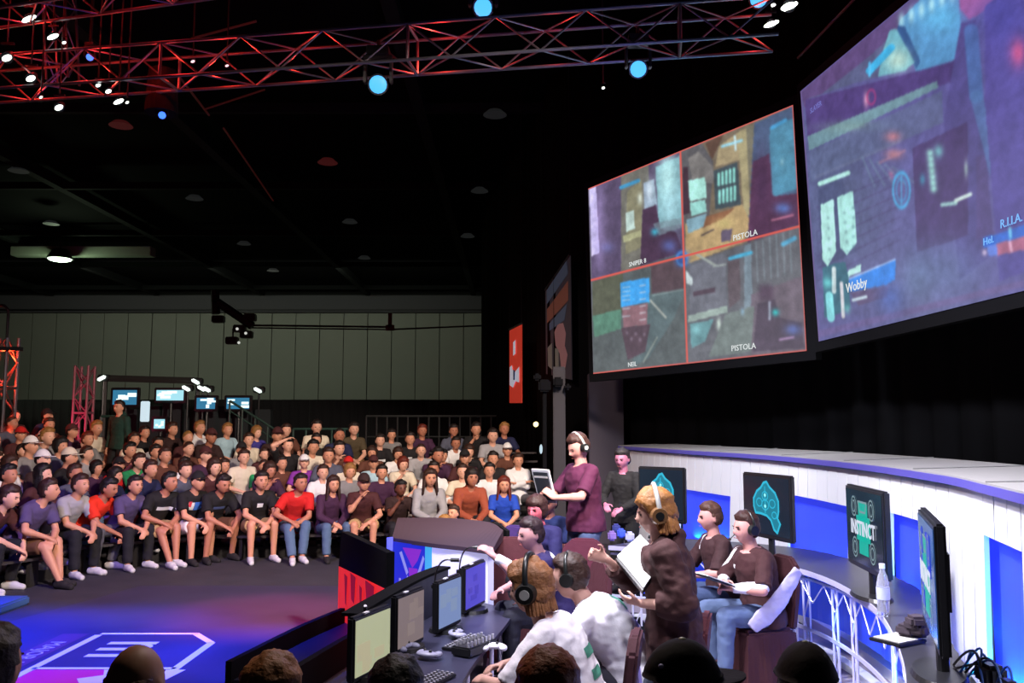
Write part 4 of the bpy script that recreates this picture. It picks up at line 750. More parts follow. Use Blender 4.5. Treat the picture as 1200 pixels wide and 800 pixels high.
# gooseneck microphones, keyboards, pads and cables on the left desk
for k, (bx, by) in enumerate(((-.42, 6.02), (-.28, 6.66))):
    r = empty('gooseneck_microphone', (bx-.14, by+.3, .9)); bm = bmesh.new(); pr = V((0, 0, 0))
    L_ = [V((.12*t*t, -.06*t, .20*math.sin(t*1.7))) for t in [j/10 for j in range(11)]]; tube(bm, L_, .006, 6); pr = L_[-1]
    done('gooseneck', bm, M_plast, r); bm = bmesh.new(); bar(bm, pr, pr+V((.06, -.01, 0)), .028, n=10); done('capsule', bm, M_plast, r)
    bm = bmesh.new(); bar(bm, (0, 0, -.01), (0, 0, .015), .05, n=12); done('base', bm, M_plast, r); tag(r, ('nearer black gooseneck microphone on the wall behind the left monitors', 'farther black gooseneck microphone near the violet-blue monitor')[k], 'microphone')
for k, (x, y, rz) in enumerate(((-.48, 5.05, 1.1), (-.32, 5.95, 1.15), (-.62, 4.62, 1.1))):
    r = empty('keyboard', (x, y, .587), rz); bm = bmesh.new(); box(bm, (0, 0, .01), (.40, .14, .018), bevel=.004); done('case', bm, M_plast, r)
    bm = bmesh.new(); box(bm, (0, 0, .023), (.016, .016, .008)); key = None
    for i in range(12):
        for j in range(4):
            if key is None: key = done('key', bm, mat('key_grey', (.25, .25, .3), .5), r, (-.18+i*.033, -.05+j*.033, 0))
            else: link('key', key.data, None, r, (-.18+i*.033, -.05+j*.033, 0))
    tag(r, ('black keyboard on the left desk before the brownish monitor', 'black keyboard before the pale blue monitor', 'black keyboard nearest the camera on the left desk')[k], 'keyboard')
for k in range(1):
    r = empty('connector_box', P(556, 763, z=.59), 1.0); bm = bmesh.new(); box(bm, (0, 0, .03), (.32, .15, .06), bevel=.01); done('case', bm, M_plast, r); kk = None
    for i in range(8):
        for j in range(2):
            bm = bmesh.new() if kk is None else None
            if kk is None: bar(bm, (0, 0, .06), (0, 0, .09), .018, n=8); kk = done('plug', bm, mat('plug_silver', (.7, .7, .75), .3, .6), r, (-.14+i*.04, -.05+j*.09, 0))
            else: link('plug', kk.data, None, r, (-.14+i*.04, -.05+j*.09, 0))
    tag(r, 'black connector box with rows of silver plugs on the left desk', 'electronics box')
for k, (px, py) in enumerate(((579, 760), (474, 760), (532, 745), (500, 770))):
    p = P(px, py, z=.60); r = empty('game_controller', p, k*.9); bm = bmesh.new(); ball(bm, (0, 0, .02), (.075, .04, .02), 3); ball(bm, (-.06, -.035, .015), (.028, .045, .02), 2); ball(bm, (.06, -.035, .015), (.028, .045, .02), 2); done('shell', bm, mat('pad_white' if k == 0 else 'pad_grey', (.75, .72, .85) if k == 0 else (.3, .3, .42), .4), r, smooth=True)
    bm = bmesh.new(); ball(bm, (-.03, .005, .04), .011, 2); ball(bm, (.02, -.015, .04), .011, 2); done('thumbsticks', bm, M_plast, r)
    tag(r, ('white game controller before the connector box', 'grey game controller under the nearest left monitor', 'grey game controller under the pale blue monitor', 'grey game controller between the two nearest left monitors')[k], 'controller')
p = P(428, 714, z=.925); r = empty('top_lamp', p); bm = bmesh.new(); box(bm, (0, 0, .01), (.02, .02, .02)); done('foot', bm, M_plast, r)
bm = bmesh.new(); ball(bm, (0, 0, .02), .011); done('bulb', bm, emis('bulb_lilac', (.9, .8, 1), 1), r); tag(r, 'tiny pale lamp on the low wall left of the nearest left monitor', 'lamp')
# stage carpet of the right team's side
bm = bmesh.new(); prism(bm, [(-.32, 3.0), (2.3, 3.0), (2.9, 5.0), (3.1, 8.0), (2.6, 11.4), (0.2, 11.4), (-.2, 8.6)], 0, .012); struct(done('floor_stage', bm, mat('stage_carpet', (.30, .255, .29), .8, var=.12, vscale=5, bump=.3, bscale=150)))
# ================================================================ floor graphic (flat print on the carpet)
r = empty('floor_graphic', (0, 0, .004)); tag(r, 'printed league logo with outlined box and letters on the blue-lit floor', 'floor print')
def flat(name, pts, m, z=0.002):
    bm = bmesh.new(); f = [bm.verts.new((x, y, z)) for x, y in pts]; bm.faces.new(f); 
    o = done(name, bm, m, r); return o
M_pw = mat('print_white', (.85, .80, .80), .6); M_pp = mat('print_plum', (.10, .035, .08), .7); M_pk = mat('print_magenta', (.75, .02, .12), .6); M_dp = mat('print_dark', (.09, .07, .10), .75)
flat('graphic_field', [(-6.3, 5.2), (-1.9, 5.2), (-1.6, 11.3), (-4.8, 11.3)] , mat('print_field_blue_lit', (.032, .026, .06), .7, var=.35, vscale=1.5), .001)  # blue floor light partly put into the field's colour
def obar(name, a, b, w_, m, z=.004):
    a, b = V(a), V(b); d = (b-a).normalized(); s = V((-d.y, d.x))*w_/2; flat(name, [tuple(a-s), tuple(b-s), tuple(b+s), tuple(a+s)], m, z)
X0, X1, Y0, Y1 = -4.08, -2.86, 5.4, 8.72
obar('outline', (X0, Y0), (X0, Y1-.05), .075, M_pw); obar('outline', (X1, Y0), (X1, Y1-.35), .075, M_pw); obar('outline', (X0, Y1), (X1-.25, Y1), .06, M_pw); obar('outline', (X1-.28, Y1), (X1, Y1-.36), .07, M_pw)
obar('divider', (X0, 7.50), (X1, 7.50), .055, M_pw)
flat('magenta_area', [(X0+.04, 7.46), (-3.45, 7.46), (-3.38, 7.30), (-3.55, 7.2), (-3.42, 7.0), (-3.6, 6.6), (-3.9, 5.5), (X0+.04, 5.5)], M_pk, .003)
flat('white_figure', [(-3.45, 7.46), (X1+.1, 7.46), (-3.1, 5.6), (-3.9, 5.6), (-3.6, 6.6), (-3.42, 7.0), (-3.55, 7.2), (-3.38, 7.30)], M_pw, .0035)
Mt = Matrix.Translation((-3.52, 8.12, .006)) @ Matrix.Rotation(-math.pi/2, 4, 'Z')
text('m', .92, Mt @ Matrix.Diagonal((.85, 1.05, 1, 1)), M_pw, 'letter', r, .0005, bold=.014)
flat('side_band', [(-4.46, 5.6), (-4.20, 5.6), (-4.20, 8.72), (-4.46, 8.72)], M_pp, .003)
Mt = Matrix.Translation((-4.33, 7.25, .006)) @ Matrix.Rotation(-math.pi/2, 4, 'Z')
text('MAJOR LEAGUE GAMING', .205, Mt, mat('print_text', (.55, .5, .6), .6), 'lettering', r, .0004)
# ================================================================ people
def capsule(bm, a, ra, b, rb, c0='r', c1='r', n=12, side=None, sq=1.0):
    """tapered limb piece with round ('r') or flat ('f') ends; sq squashes it along the axis perpendicular to side"""
    a = V(a); b = V(b); d = b-a; L = d.length
    if L < 1e-5: d = V((0, 0, 1)); L = 1e-5
    d = d/L; s = V(side) if side is not None else (V((1, 0, 0)) if abs(d.x) < .8 else V((0, 1, 0)))
    u = (s-d*s.dot(d)).normalized(); v = d.cross(u)
    R_ = []
    if c0 == 'r':
        for k in (1, 2, 3): q = math.pi/2*k/3.001 if k < 3 else math.pi/2; R_.append((a-d*ra*math.cos(q), ra*max(.02, math.sin(q))))
    else: R_.append((a, ra))
    if c1 == 'r':
        for k in (0, 1, 2): q = math.pi/2*(1-k/3); R_.append((b+d*rb*math.cos(q), rb*math.sin(q)))
    else: R_.append((b, rb))
    rings = [[bm.verts.new(c+(u*math.cos(t)+v*math.sin(t)*sq)*r) for t in [2*math.pi*i/n for i in range(n)]] for c, r in R_]
    for x, y in zip(rings, rings[1:]):
        for i in range(n): bm.faces.new((x[i], x[(i+1) % n], y[(i+1) % n], y[i]))
    bm.faces.new(rings[0][::-1]); bm.faces.new(rings[-1])
def loft(bm, rings, n=18):
    """rings: (centre, right, forward, rx, ry); closed at both ends"""
    R_ = [[bm.verts.new(V(c)+V(u)*rx*math.cos(t)+V(v)*ry*math.sin(t)) for t in [2*math.pi*i/n for i in range(n)]] for c, u, v, rx, ry in rings]
    for x, y in zip(R_, R_[1:]):
        for i in range(n): bm.faces.new((x[i], x[(i+1) % n], y[(i+1) % n], y[i]))
    bm.faces.new(R_[0][::-1]); bm.faces.new(R_[-1])
def remesh(bm, voxel, smooth=3, wrinkle=0.0, seed=0):
    bmesh.ops.recalc_face_normals(bm, faces=bm.faces)
    me = bpy.data.meshes.new('tmp'); bm.to_mesh(me); bm.free(); o = bpy.data.objects.new('tmp', me)
    m = o.modifiers.new('r', 'REMESH'); m.mode = 'VOXEL'; m.voxel_size = voxel; m.use_smooth_shade = True
    if smooth: s = o.modifiers.new('s', 'SMOOTH'); s.iterations = smooth; s.factor = .5
    r = evaluated(o); bpy.data.objects.remove(o); bpy.data.meshes.remove(me)
    if wrinkle:
        n_ = len(r.vertices); co = np.empty(n_*3, 'f'); nr = np.empty(n_*3, 'f'); r.vertices.foreach_get('co', co); r.vertex_normals.foreach_get('vector', nr); co = co.reshape(-1, 3); nr = nr.reshape(-1, 3)
        f = np.array([noise.noise(V((c[0]*9+seed, c[1]*9, c[2]*14)))+.6*noise.noise(V((c[0]*22+seed, c[1]*22, c[2]*30))) for c in co.tolist()]); co += nr*(f*wrinkle)[:, None]; r.vertices.foreach_set('co', co.ravel().astype('f'))
    for p_ in r.polygons: p_.use_smooth = True
    r.materials.clear(); return r
def ik(a, t, l1, l2, pole):
    a, t = V(a), V(t); d = t-a; L = min(d.length, (l1+l2)*.995); dn = d.normalized(); t = a+dn*L
    x = (l1*l1-l2*l2+L*L)/(2*L); h = math.sqrt(max(0, l1*l1-x*x)); p_ = V(pole); p_ = (p_-dn*p_.dot(dn)).normalized(); return a+dn*x+p_*h, t
def headshape(x, y, z, detail=1):
    """unit direction -> point on a head facing +Y, centre of skull at origin"""
    X = .077*x; Y = .098*y; Z = .118*z
    if z < 0: X *= 1-.30*(-z)**1.6; 
    if z < -.15 and y < 0: Y *= 1-.35*min(1, (-z-.15)*1.4)
    if y > 0: Y *= .96-.06*max(0, z)
    if y > 0:
        g = lambda cx, cz, sx, sz: math.exp(-((x-cx)/sx)**2-((z-cz)/sz)**2)*min(1, y*1.6)
        Y += .022*g(0, -.22, .13, .17)+.010*g(0, -.02, .10, .25)       # nose tip and bridge
        Y -= .012*g(.36, .03, .2, .13)+.012*g(-.36, .03, .2, .13)       # eye sockets
        Y += .006*g(.3, .2, .3, .09)+.006*g(-.3, .2, .3, .09)           # brows
        Y += .006*g(0, -.50, .22, .05)+.005*g(0, -.60, .2, .05)-.004*g(0, -.55, .2, .025)  # lips
        Y += .012*g(0, -.84, .25, .14)                                   # chin
    return V((X, Y, Z))
def sphere_dirs(nu, nv):
    vs = [(0, 0, 1)]
    for j in range(1, nv):
        t = math.pi*j/nv
        for i in range(nu): a = 2*math.pi*i/nu; vs.append((math.sin(t)*math.cos(a), math.sin(t)*math.sin(a), math.cos(t)))
    vs.append((0, 0, -1)); fs = [(0, 1+i, 1+(i+1) % nu) for i in range(nu)]
    for j in range(nv-2):
        for i in range(nu): a = 1+j*nu+i; b = 1+j*nu+(i+1) % nu; fs.append((a, a+nu, b+nu, b))
    l = len(vs)-1; o = 1+(nv-2)*nu
    fs += [(l, o+(i+1) % nu, o+i) for i in range(nu)]; return vs, fs
def add_head(bm, M):
    d, f = sphere_dirs(28, 22); vs = [bm.verts.new(M @ headshape(*q)) for q in d]
    for q in f: bm.faces.new([vs[i] for i in q])
    for s in (-1, 1):
        r = bmesh.ops.create_icosphere(bm, subdivisions=2, radius=1); bmesh.ops.transform(bm, matrix=M @ Matrix.Translation((s*.078, -.008, -.008)) @ Matrix.Rotation(s*.35, 4, 'Z') @ Matrix.Diagonal((.010, .019, .032, 1)), verts=r['verts'])
def hand(bm, wrist, d, palm_n, thumb, curl=.5, k=1.0):
    """palm and five fingers; d points along the hand, palm_n out of the palm, thumb towards the thumb's side"""
    d = V(d).normalized(); n_ = V(palm_n); n_ = (n_-d*n_.dot(d)).normalized(); s = d.cross(n_).normalized()
    if s.dot(V(thumb)) < 0: s = -s
    w_ = V(wrist); loft(bm, [(w_-d*.01, s, n_, .027*k, .019*k), (w_+d*.03*k, s, n_, .036*k, .017*k), (w_+d*.085*k, s, n_, .041*k, .014*k)], 12)
    for i, (off, L) in enumerate(((.031, .070), (.011, .078), (-.010, .073), (-.030, .058))):
        p_ = w_+d*.078*k+s*off*k; a_ = 0; r = .0092*k
        for j, f in enumerate((.45, .30, .25)):
            a_ += curl*(.7, .9, .6)[j]; dd = (d*math.cos(a_)+n_*math.sin(a_)+s*off*.6).normalized(); q = p_+dd*L*f*k*1.05; capsule(bm, p_, r, q, r*.92, n=8); p_ = q; r *= .93
    p_ = w_+d*.025*k+s*.030*k; q = p_+(d*.55+s*.75+n_*.25).normalized()*.04*k; capsule(bm, p_, .013*k, q, .0115*k, n=8); e = q+(d*.85+s*.2+n_*(.3+curl*.4)).normalized()*.035*k; capsule(bm, q, .0115*k, e, .009*k, n=8)
def rotx(a): return Matrix.Rotation(a, 3, 'X')
class Fig:
    """poses a figure facing +Y with its feet near z=0 and builds body and clothing meshes"""
    def __init__(s, pelvis=(0, 0, .47), lean=20, twist=0, head=(0, 0), hands=None, feet=None, girth=1.0, bend=1.0, elbow=None, knee=None, sideways=0, shoulders=1.0):
        R_ = math.radians; s.g = girth; p0 = V(pelvis); s.p0 = p0
        def sd(a): return (Matrix.Rotation(R_(sideways), 3, 'Y') @ rotx(-R_(a))) @ V((0, 0, 1))
        d1, d2, d3 = sd(lean*.5), sd(lean*.95), sd(lean*1.15*bend)
        s.p1 = p0+d1*.19; s.p2 = s.p1+d2*.20; s.p3 = s.p2+d3*.13
        tw = Matrix.Rotation(R_(twist), 3, 'Z'); s.right0 = V((1, 0, 0)); s.right = tw @ V((1, 0, 0)); s.d1, s.d2, s.d3 = d1, d2, d3
        s.sh = {k: s.p2+d3*.070+s.right*k*.165*shoulders*(.5+.5*girth) for k in (-1, 1)}
        s.hip = {k: p0+V((k*.088, 0, -.02)) for k in (-1, 1)}
        nk = sd(lean*.6); s.nk = s.p3+nk*.075
        hy, hp = head; s.HM = Matrix.Translation(s.nk+nk*.055+V((0, .02, .028))) @ (Matrix.Rotation(R_(hy), 4, 'Z') @ Matrix.Rotation(-R_(hp), 4, 'X')) @ Matrix.Diagonal((1.10, 1.06, 1.04, 1))
        s.hand = {}; s.el = {}; s.kn = {}; s.ft = {}; s.hd = {}
        hands = hands or {}; feet = feet or {}; elbow = elbow or {}; knee = knee or {}
        for k in (-1, 1):
            h = hands.get(k, (k*.16, .30, .56)); el, hn = ik(s.sh[k], h, .285, .25, elbow.get(k, (k*.8, -.6, -.6))); s.el[k] = el; s.hand[k] = hn
            s.hd[k] = (hn-el).normalized()
            f = feet.get(k, (k*.12, .42, .08)); kn, fn = ik(s.hip[k], f, .43, .42, knee.get(k, (k*.15, 1, .8))); s.kn[k] = kn; s.ft[k] = fn
        s.fdir = {k: V((k*.18, 1, 0)).normalized() for k in (-1, 1)}
        s.hcfg = {-1: {}, 1: {}}
    def fr(s, d, r): r = (r-d*r.dot(d)).normalized(); return r, d.cross(r)*-1
    def torso(s, e=0.0, low=0.0, top=True, neck=True, puff=1.0):
        g = s.g; T = []
        def ring(c, d, r, rx, ry): u, v = s.fr(d, r); T.append((c, u, v, (rx*g+e), (ry*g*g+e)))
        if low: ring(s.p0-s.d1*low, s.d1, s.right0, .188, .140)
        else: ring(s.p0-s.d1*.10, s.d1, s.right0, .11, .09)
        ring(s.p0, s.d1, s.right0, .170+(.016 if low else 0), .125+(.014 if low else 0)); ring(s.p1-s.d1*.03, s.d1, (s.right0+s.right)/2, .150, .112)
        ring(s.p1+s.d2*.10, s.d2, s.right, .165, .120); ring(s.p2, s.d2, s.right, .178, .120); ring(s.p2+s.d3*.07, s.d3, s.right, .165, .100)
        if top: ring(s.p3-s.d3*.01, s.d3, s.right, .085, .075)
        return T
    def body(s, voxel=.010):
        bm = bmesh.new(); loft(bm, s.torso())
        capsule(bm, s.p3-s.d3*.04, .062, s.nk+V((0, .012, .03)), .054)
        add_head(bm, s.HM)
        for k in (-1, 1):
            capsule(bm, s.sh[k], .047, s.el[k], .038); capsule(bm, s.el[k], .041, s.hand[k], .026)
            m = s.el[k].lerp(s.hand[k], .3); capsule(bm, s.el[k].lerp(m, .3), .042, m, .042)
            c = s.hcfg[k]; pn = c.get('palm', (-k*.6, 0, -1)); hand(bm, s.hand[k], c.get('dir', s.hd[k]), pn, c.get('thumb', (-k, .3, .6)), c.get('curl', .55))
            capsule(bm, s.hip[k], .088*s.g, s.kn[k], .056); capsule(bm, s.kn[k], .056, s.ft[k], .036)
            bk = s.kn[k].lerp(s.ft[k], .30)-s.fdir[k]*.018; capsule(bm, s.kn[k].lerp(bk, .3), .05, bk, .053); capsule(bm, bk, .053, s.kn[k].lerp(s.ft[k], .7), .038)
            f = s.ft[k]; capsule(bm, f+V((0, 0, -.03))-s.fdir[k]*.02, .034, f+s.fdir[k]*.15+V((0, 0, -.055)), .024, side=(1, 0, 0))
        return remesh(bm, voxel, 2)
    def shirt(s, sleeve=.7, voxel=.011, e=.014, hem=.09, wrinkle=.006, seed=0, collar=True, hood=False):
        """sleeve: .7 short, 1.0 to the elbow, 2.0 to the wrist"""
        bm = bmesh.new(); loft(bm, s.torso(e, hem, top=True))
        if hood:
            capsule(bm, s.p3-s.d3*.03-V((0, .045, 0)), .085, s.p3+V((0, -.085, .03)), .06, side=(1, 0, 0)); capsule(bm, s.p3+V((-.07, -.01, .0)), .04, s.p3+V((.07, -.01, .0)), .04)
        for k in (-1, 1):
            a, b, c = s.sh[k], s.el[k], s.hand[k]; a2 = a-(b-a).normalized()*.0
            capsule(bm, s.p2+s.d3*.075, .074, a, .050+e, side=(0, 0, 1))
            if sleeve <= 1: capsule(bm, a2, .050+e, a.lerp(b, sleeve), .050+e*1.5, 'r', 'f')
            else: capsule(bm, a2, .056+e, b, .045+e, 'r', 'r'); capsule(bm, b, .045+e, b.lerp(c, min(.97, sleeve-1)), .031+e, 'r', 'f')
        return remesh(bm, voxel, 2, wrinkle, seed)
    def trousers(s, leg=1.9, voxel=.012, e=.014, wrinkle=.006, seed=0, loose=0.0):
        bm = bmesh.new(); g = s.g; u, v = s.fr(s.d1, s.right0)
        loft(bm, [(s.p0-s.d1*.11, u, v, .13*g+e, .11*g+e), (s.p0-s.d1*.03, u, v, .168*g+e, .124*g*g+e), (s.p0+s.d1*.04, u, v, .150*g+e*.3, .108*g*g+e*.3)])
        for k in (-1, 1):
            a, b, c = s.hip[k], s.kn[k], s.ft[k]
            if leg <= 1: capsule(bm, a, .092*g+e, a.lerp(b, leg), .068+e+loose, 'r', 'f')
            else:
                capsule(bm, a, .092*g+e, b, .062+e+loose, 'r', 'r'); t = leg-1
                capsule(bm, b, .062+e+loose, b.lerp(c, t), (.062*(1-t)+.045*t)+e+loose, 'r', 'f')
        return remesh(bm, voxel, 2, wrinkle, seed)
    def shoe(s, k, voxel=.009):
        bm = bmesh.new(); f = s.ft[k]+V((0, 0, -.035)); d = s.fdir[k]; capsule(bm, f-d*.04, .043, f+d*.07, .045, side=(1, 0, 0), sq=1.1); capsule(bm, f+d*.06+V((0, 0, -.006)), .044, f+d*.15+V((0, 0, -.018)), .036); capsule(bm, f+V((0, 0, 0)), .042, f+V((0, 0, .05)), .044, 'r', 'f')
        return remesh(bm, voxel, 2)
def smooth01(x): x = max(0, min(1, x)); return x*x*(3-2*x)
def hair_mesh(style, seed=0, thick=.016, rough=.006):
    d, f = sphere_dirs(30, 24); vs = []
    for x, y, z in d:
        if style == 'long': h = .60*smooth01((y-.0)/.7)-.95*(1-smooth01((y+.15)/.6))
        elif style == 'buzz': h = .50*smooth01((y+.1)/1.0)-.55*(1-smooth01((y+.3)/.5))+.12
        elif style == 'rim': h = .62*smooth01((y+.6)/.4)-.6*(1-smooth01((y+.7)/.5))+.1
        elif style == 'mop': h = .42*smooth01((y-.2)/.6)-.70*(1-smooth01((y+.05)/.6))
        else: h = .60*smooth01((y+.25)/.7)-.55*(1-smooth01((y+.35)/.5))
        m = smooth01((z-h)/.14+.5); q = headshape(x, y, z); b = headshape(x, y*.98, z)
        n_ = V((x, y, z)); t = thick*(1.3 if style in ('mop', 'long') else .35 if style in ('buzz', 'rim') else 1)
        cl = noise.noise(V((x*3+seed, y*3, z*2)))*rough*1.6+noise.noise(V((x*9+seed, y*9, z*5)))*rough
        r = q*1.0+n_*(t+cl*(0.25 if style in ('buzz', 'rim') else 1)+(.010 if z > .5 and style not in ('buzz', 'rim') else 0)); lo = q*.90
        if style == 'rim' and z > .35: m *= 0
        vs.append(lo.lerp(r, m))
    me = bpy.data.meshes.new('hair'); me.from_pydata([tuple(v) for v in vs], [], f)
    if style == 'long' or (style == 'mop' and thick > .017):
        bm = bmesh.new(); bm.from_mesh(me); r = random.Random(seed); Ln = .17 if style == 'long' else .055
        for i in range(26 if style == 'long' else 22):
            a = math.pi*(1.02+.96*i/25) if style == 'long' else math.pi*(.98+1.04*i/21)
            if style == 'long': a = math.pi*(.92+1.16*i/25)
            x, y = math.cos(a), math.sin(a); s_ = V((x*.074, y*.082-.004, -.02)); e = s_+V((x*.022+r.uniform(-.01, .01), y*.02-.004, -Ln*r.uniform(.75, 1.1)-.03))
            capsule(bm, s_, .024, e, .010, n=7)
        bm.to_mesh(me); bm.free()
    for p_ in me.polygons: p_.use_smooth = True
    return me
def cap_mesh():
    bm = bmesh.new(); d, f = sphere_dirs(24, 16); vs = []
    for x, y, z in d:
        zz = max(z, .26); s_ = 1.0 if z > .26 else (0.98 if z > -.1 else .6)
        q = headshape(x, y, max(z, .26)); q = V((q.x*1.15*s_, (q.y)*1.12*s_-.002, .118*zz*1.14+.012)); vs.append(bm.verts.new(q))
    for q in f:
        try: bm.faces.new([vs[i] for i in q])
        except Exception: pass
    me = bpy.data.meshes.new('cap'); bm.to_mesh(me); bm.free()
    for p_ in me.polygons: p_.use_smooth = True
    return me
def brim_mesh():
    bm = bmesh.new(); n = 14; top = []; bot = []
    for i in range(n+1):
        a = math.pi*i/n; x = math.cos(a); y = math.sin(a)
        for L, dz in ((top, .006), (bot, 0)): L.append(bm.verts.new((x*.078, .055+y*.115,   .046-.012*abs(x)**2-.012*y+dz)))
    bm.faces.new(top); bm.faces.new(bot[::-1])
    for i in range(n): bm.faces.new((top[i], bot[i], bot[i+1], top[i+1]))
    bm.faces.new((top[n], bot[n], bot[0], top[0]))
    me = bpy.data.meshes.new('brim'); bm.to_mesh(me); bm.free(); return me
def eyes_mesh():
    bm = bmesh.new()
    ball(bm, (0, .0835, .004), (.0115, .006, .006), 1)
    me = bpy.data.meshes.new('eye'); bm.to_mesh(me); bm.free(); return me
def brow_mesh():
    bm = bmesh.new()
    bar(bm, (.014, .095, .020), (.044, .085, .022), .007, n=6)
    me = bpy.data.meshes.new('eyebrow'); bm.to_mesh(me); bm.free(); return me
def mouth_mesh():
    bm = bmesh.new(); bar(bm, (-.02, .0945, -.0645), (.02, .0945, -.0645), .006, n=6); me = bpy.data.meshes.new('mouth'); bm.to_mesh(me); bm.free(); return me
MOUTH = mouth_mesh(); M_lip = mat('lip', (.35, .10, .08), .5)
HAIR = {k: hair_mesh(k, i*3.1) for i, k in enumerate(('short', 'long', 'buzz', 'rim', 'mop'))}
CAPM, BRIM, EYES, BROW = cap_mesh(), brim_mesh(), eyes_mesh(), brow_mesh()
M_eye = mat('eye_dark', (.02, .012, .01), .3); M_brow = mat('brow_brown', (.08, .03, .02), .8)
def headphones(parent, HM, band, cup, mic=False, accent=None, k=1.0):
    HM = HM @ Matrix.Diagonal((k, k, k*.98, 1))
    r = bpy.data.objects.new('headphones', None); COL.objects.link(r); r.parent = parent; r.matrix_local = HM
    bm = bmesh.new(); tube(bm, [(.094*math.cos(math.pi*i/18), -.012, .135*math.sin(math.pi*i/18)+.006) for i in range(19)], .011, 10); done('headband', bm, band, r, smooth=True)
    for s_ in (-1, 1):
        bm = bmesh.new(); bar(bm, (s_*.075, -.005, -.005), (s_*.108, -.008, -.005), .088, n=20, r2=.036); done('ear_cup', bm, cup, r)
        if accent: bm = bmesh.new(); bar(bm, (s_*.106, -.008, -.005), (s_*.111, -.008, -.005), .040, n=14); done('ear_cup_cap', bm, accent, r)
    if mic:
        bm = bmesh.new(); bar(bm, (.098, .0, -.03), (.075, .095, -.085), .007, n=6); ball(bm, (.068, .102, -.085), .013, 2); done('microphone_boom', bm, M_plast, r)
    return r
def dress(name, loc, rz, scale, meshes, HM, cols, hair, hat, label, group=None, brows=True, hidden_legs=False):
    """meshes: dict body/shirt/trousers/shoe(2); builds a person whose body is the thing"""
    b = link('person', meshes['body'], skin(cols['skin'])); b.location = loc; b.rotation_euler = (0, 0, rz); b.scale = (scale,)*3
    if meshes.get('shirt'): link('shirt', meshes['shirt'], cols['shirt'], b)
    if meshes.get('trousers'): link('trousers' if not cols.get('shorts') else 'shorts', meshes['trousers'], cols['legs'], b)
    for m_ in meshes.get('shoes', ()): link('shoe', m_, cols['shoe'], b)
    def hd(nm, me, m_, p=b, M=HM): o = link(nm, me, m_, p); o.matrix_local = M; return o
    if hat and hair in ('short', 'mop'): hair = 'buzz'
    if hair: hd('hair', HAIR[hair] if isinstance(hair, str) else hair, cols['hair'])
    if hat: c = hd('cap', CAPM, cols['hat']); hd('brim', BRIM, cols.get('brim', cols['hat']), c, Matrix())
    for s_ in (-1, 1):
        hd('eye', EYES, M_eye, b, HM @ Matrix.Translation((s_*.029, 0, 0)))
        if brows: hd('eyebrow', BROW, M_brow, b, HM @ Matrix.Diagonal((s_, 1, 1, 1)))
    if brows: hd('mouth', MOUTH, M_lip)
    tag(b, label, 'person', group); return b
def sprint(person, shirt, origin, direction, wd, ht, m, name='shirt_print', parent=None, shape=None, off=.004):
    """flat print laid on the shirt: a small grid carried onto the cloth along `direction` (figure space)"""
    bv = BVHTree.FromPolygons([tuple(v.co) for v in shirt.vertices], [tuple(p_.vertices) for p_ in shirt.polygons]); d = V(direction).normalized(); o = V(origin); rt = d.cross(V((0, 0, 1))).normalized(); up = rt.cross(d)
    nx, ny = 7, 5; G = {}; bm = bmesh.new()
    for i in range(nx):
        for j in range(ny):
            u, v = (i/(nx-1)-.5)*wd, (j/(ny-1)-.5)*ht
            if shape: v += shape*u
            h = bv.ray_cast(o-d*.5+rt*u+up*v, d, 1.0)
            if h[0] is not None: G[i, j] = bm.verts.new(h[0]-d*off)
    for i in range(nx-1):
        for j in range(ny-1):
            k = [(i, j), (i+1, j), (i+1, j+1), (i, j+1)]
            if all(q in G for q in k): bm.faces.new([G[q] for q in k])
    me = bpy.data.meshes.new(name); bm.to_mesh(me); bm.free(); return link(name, me, m, person)
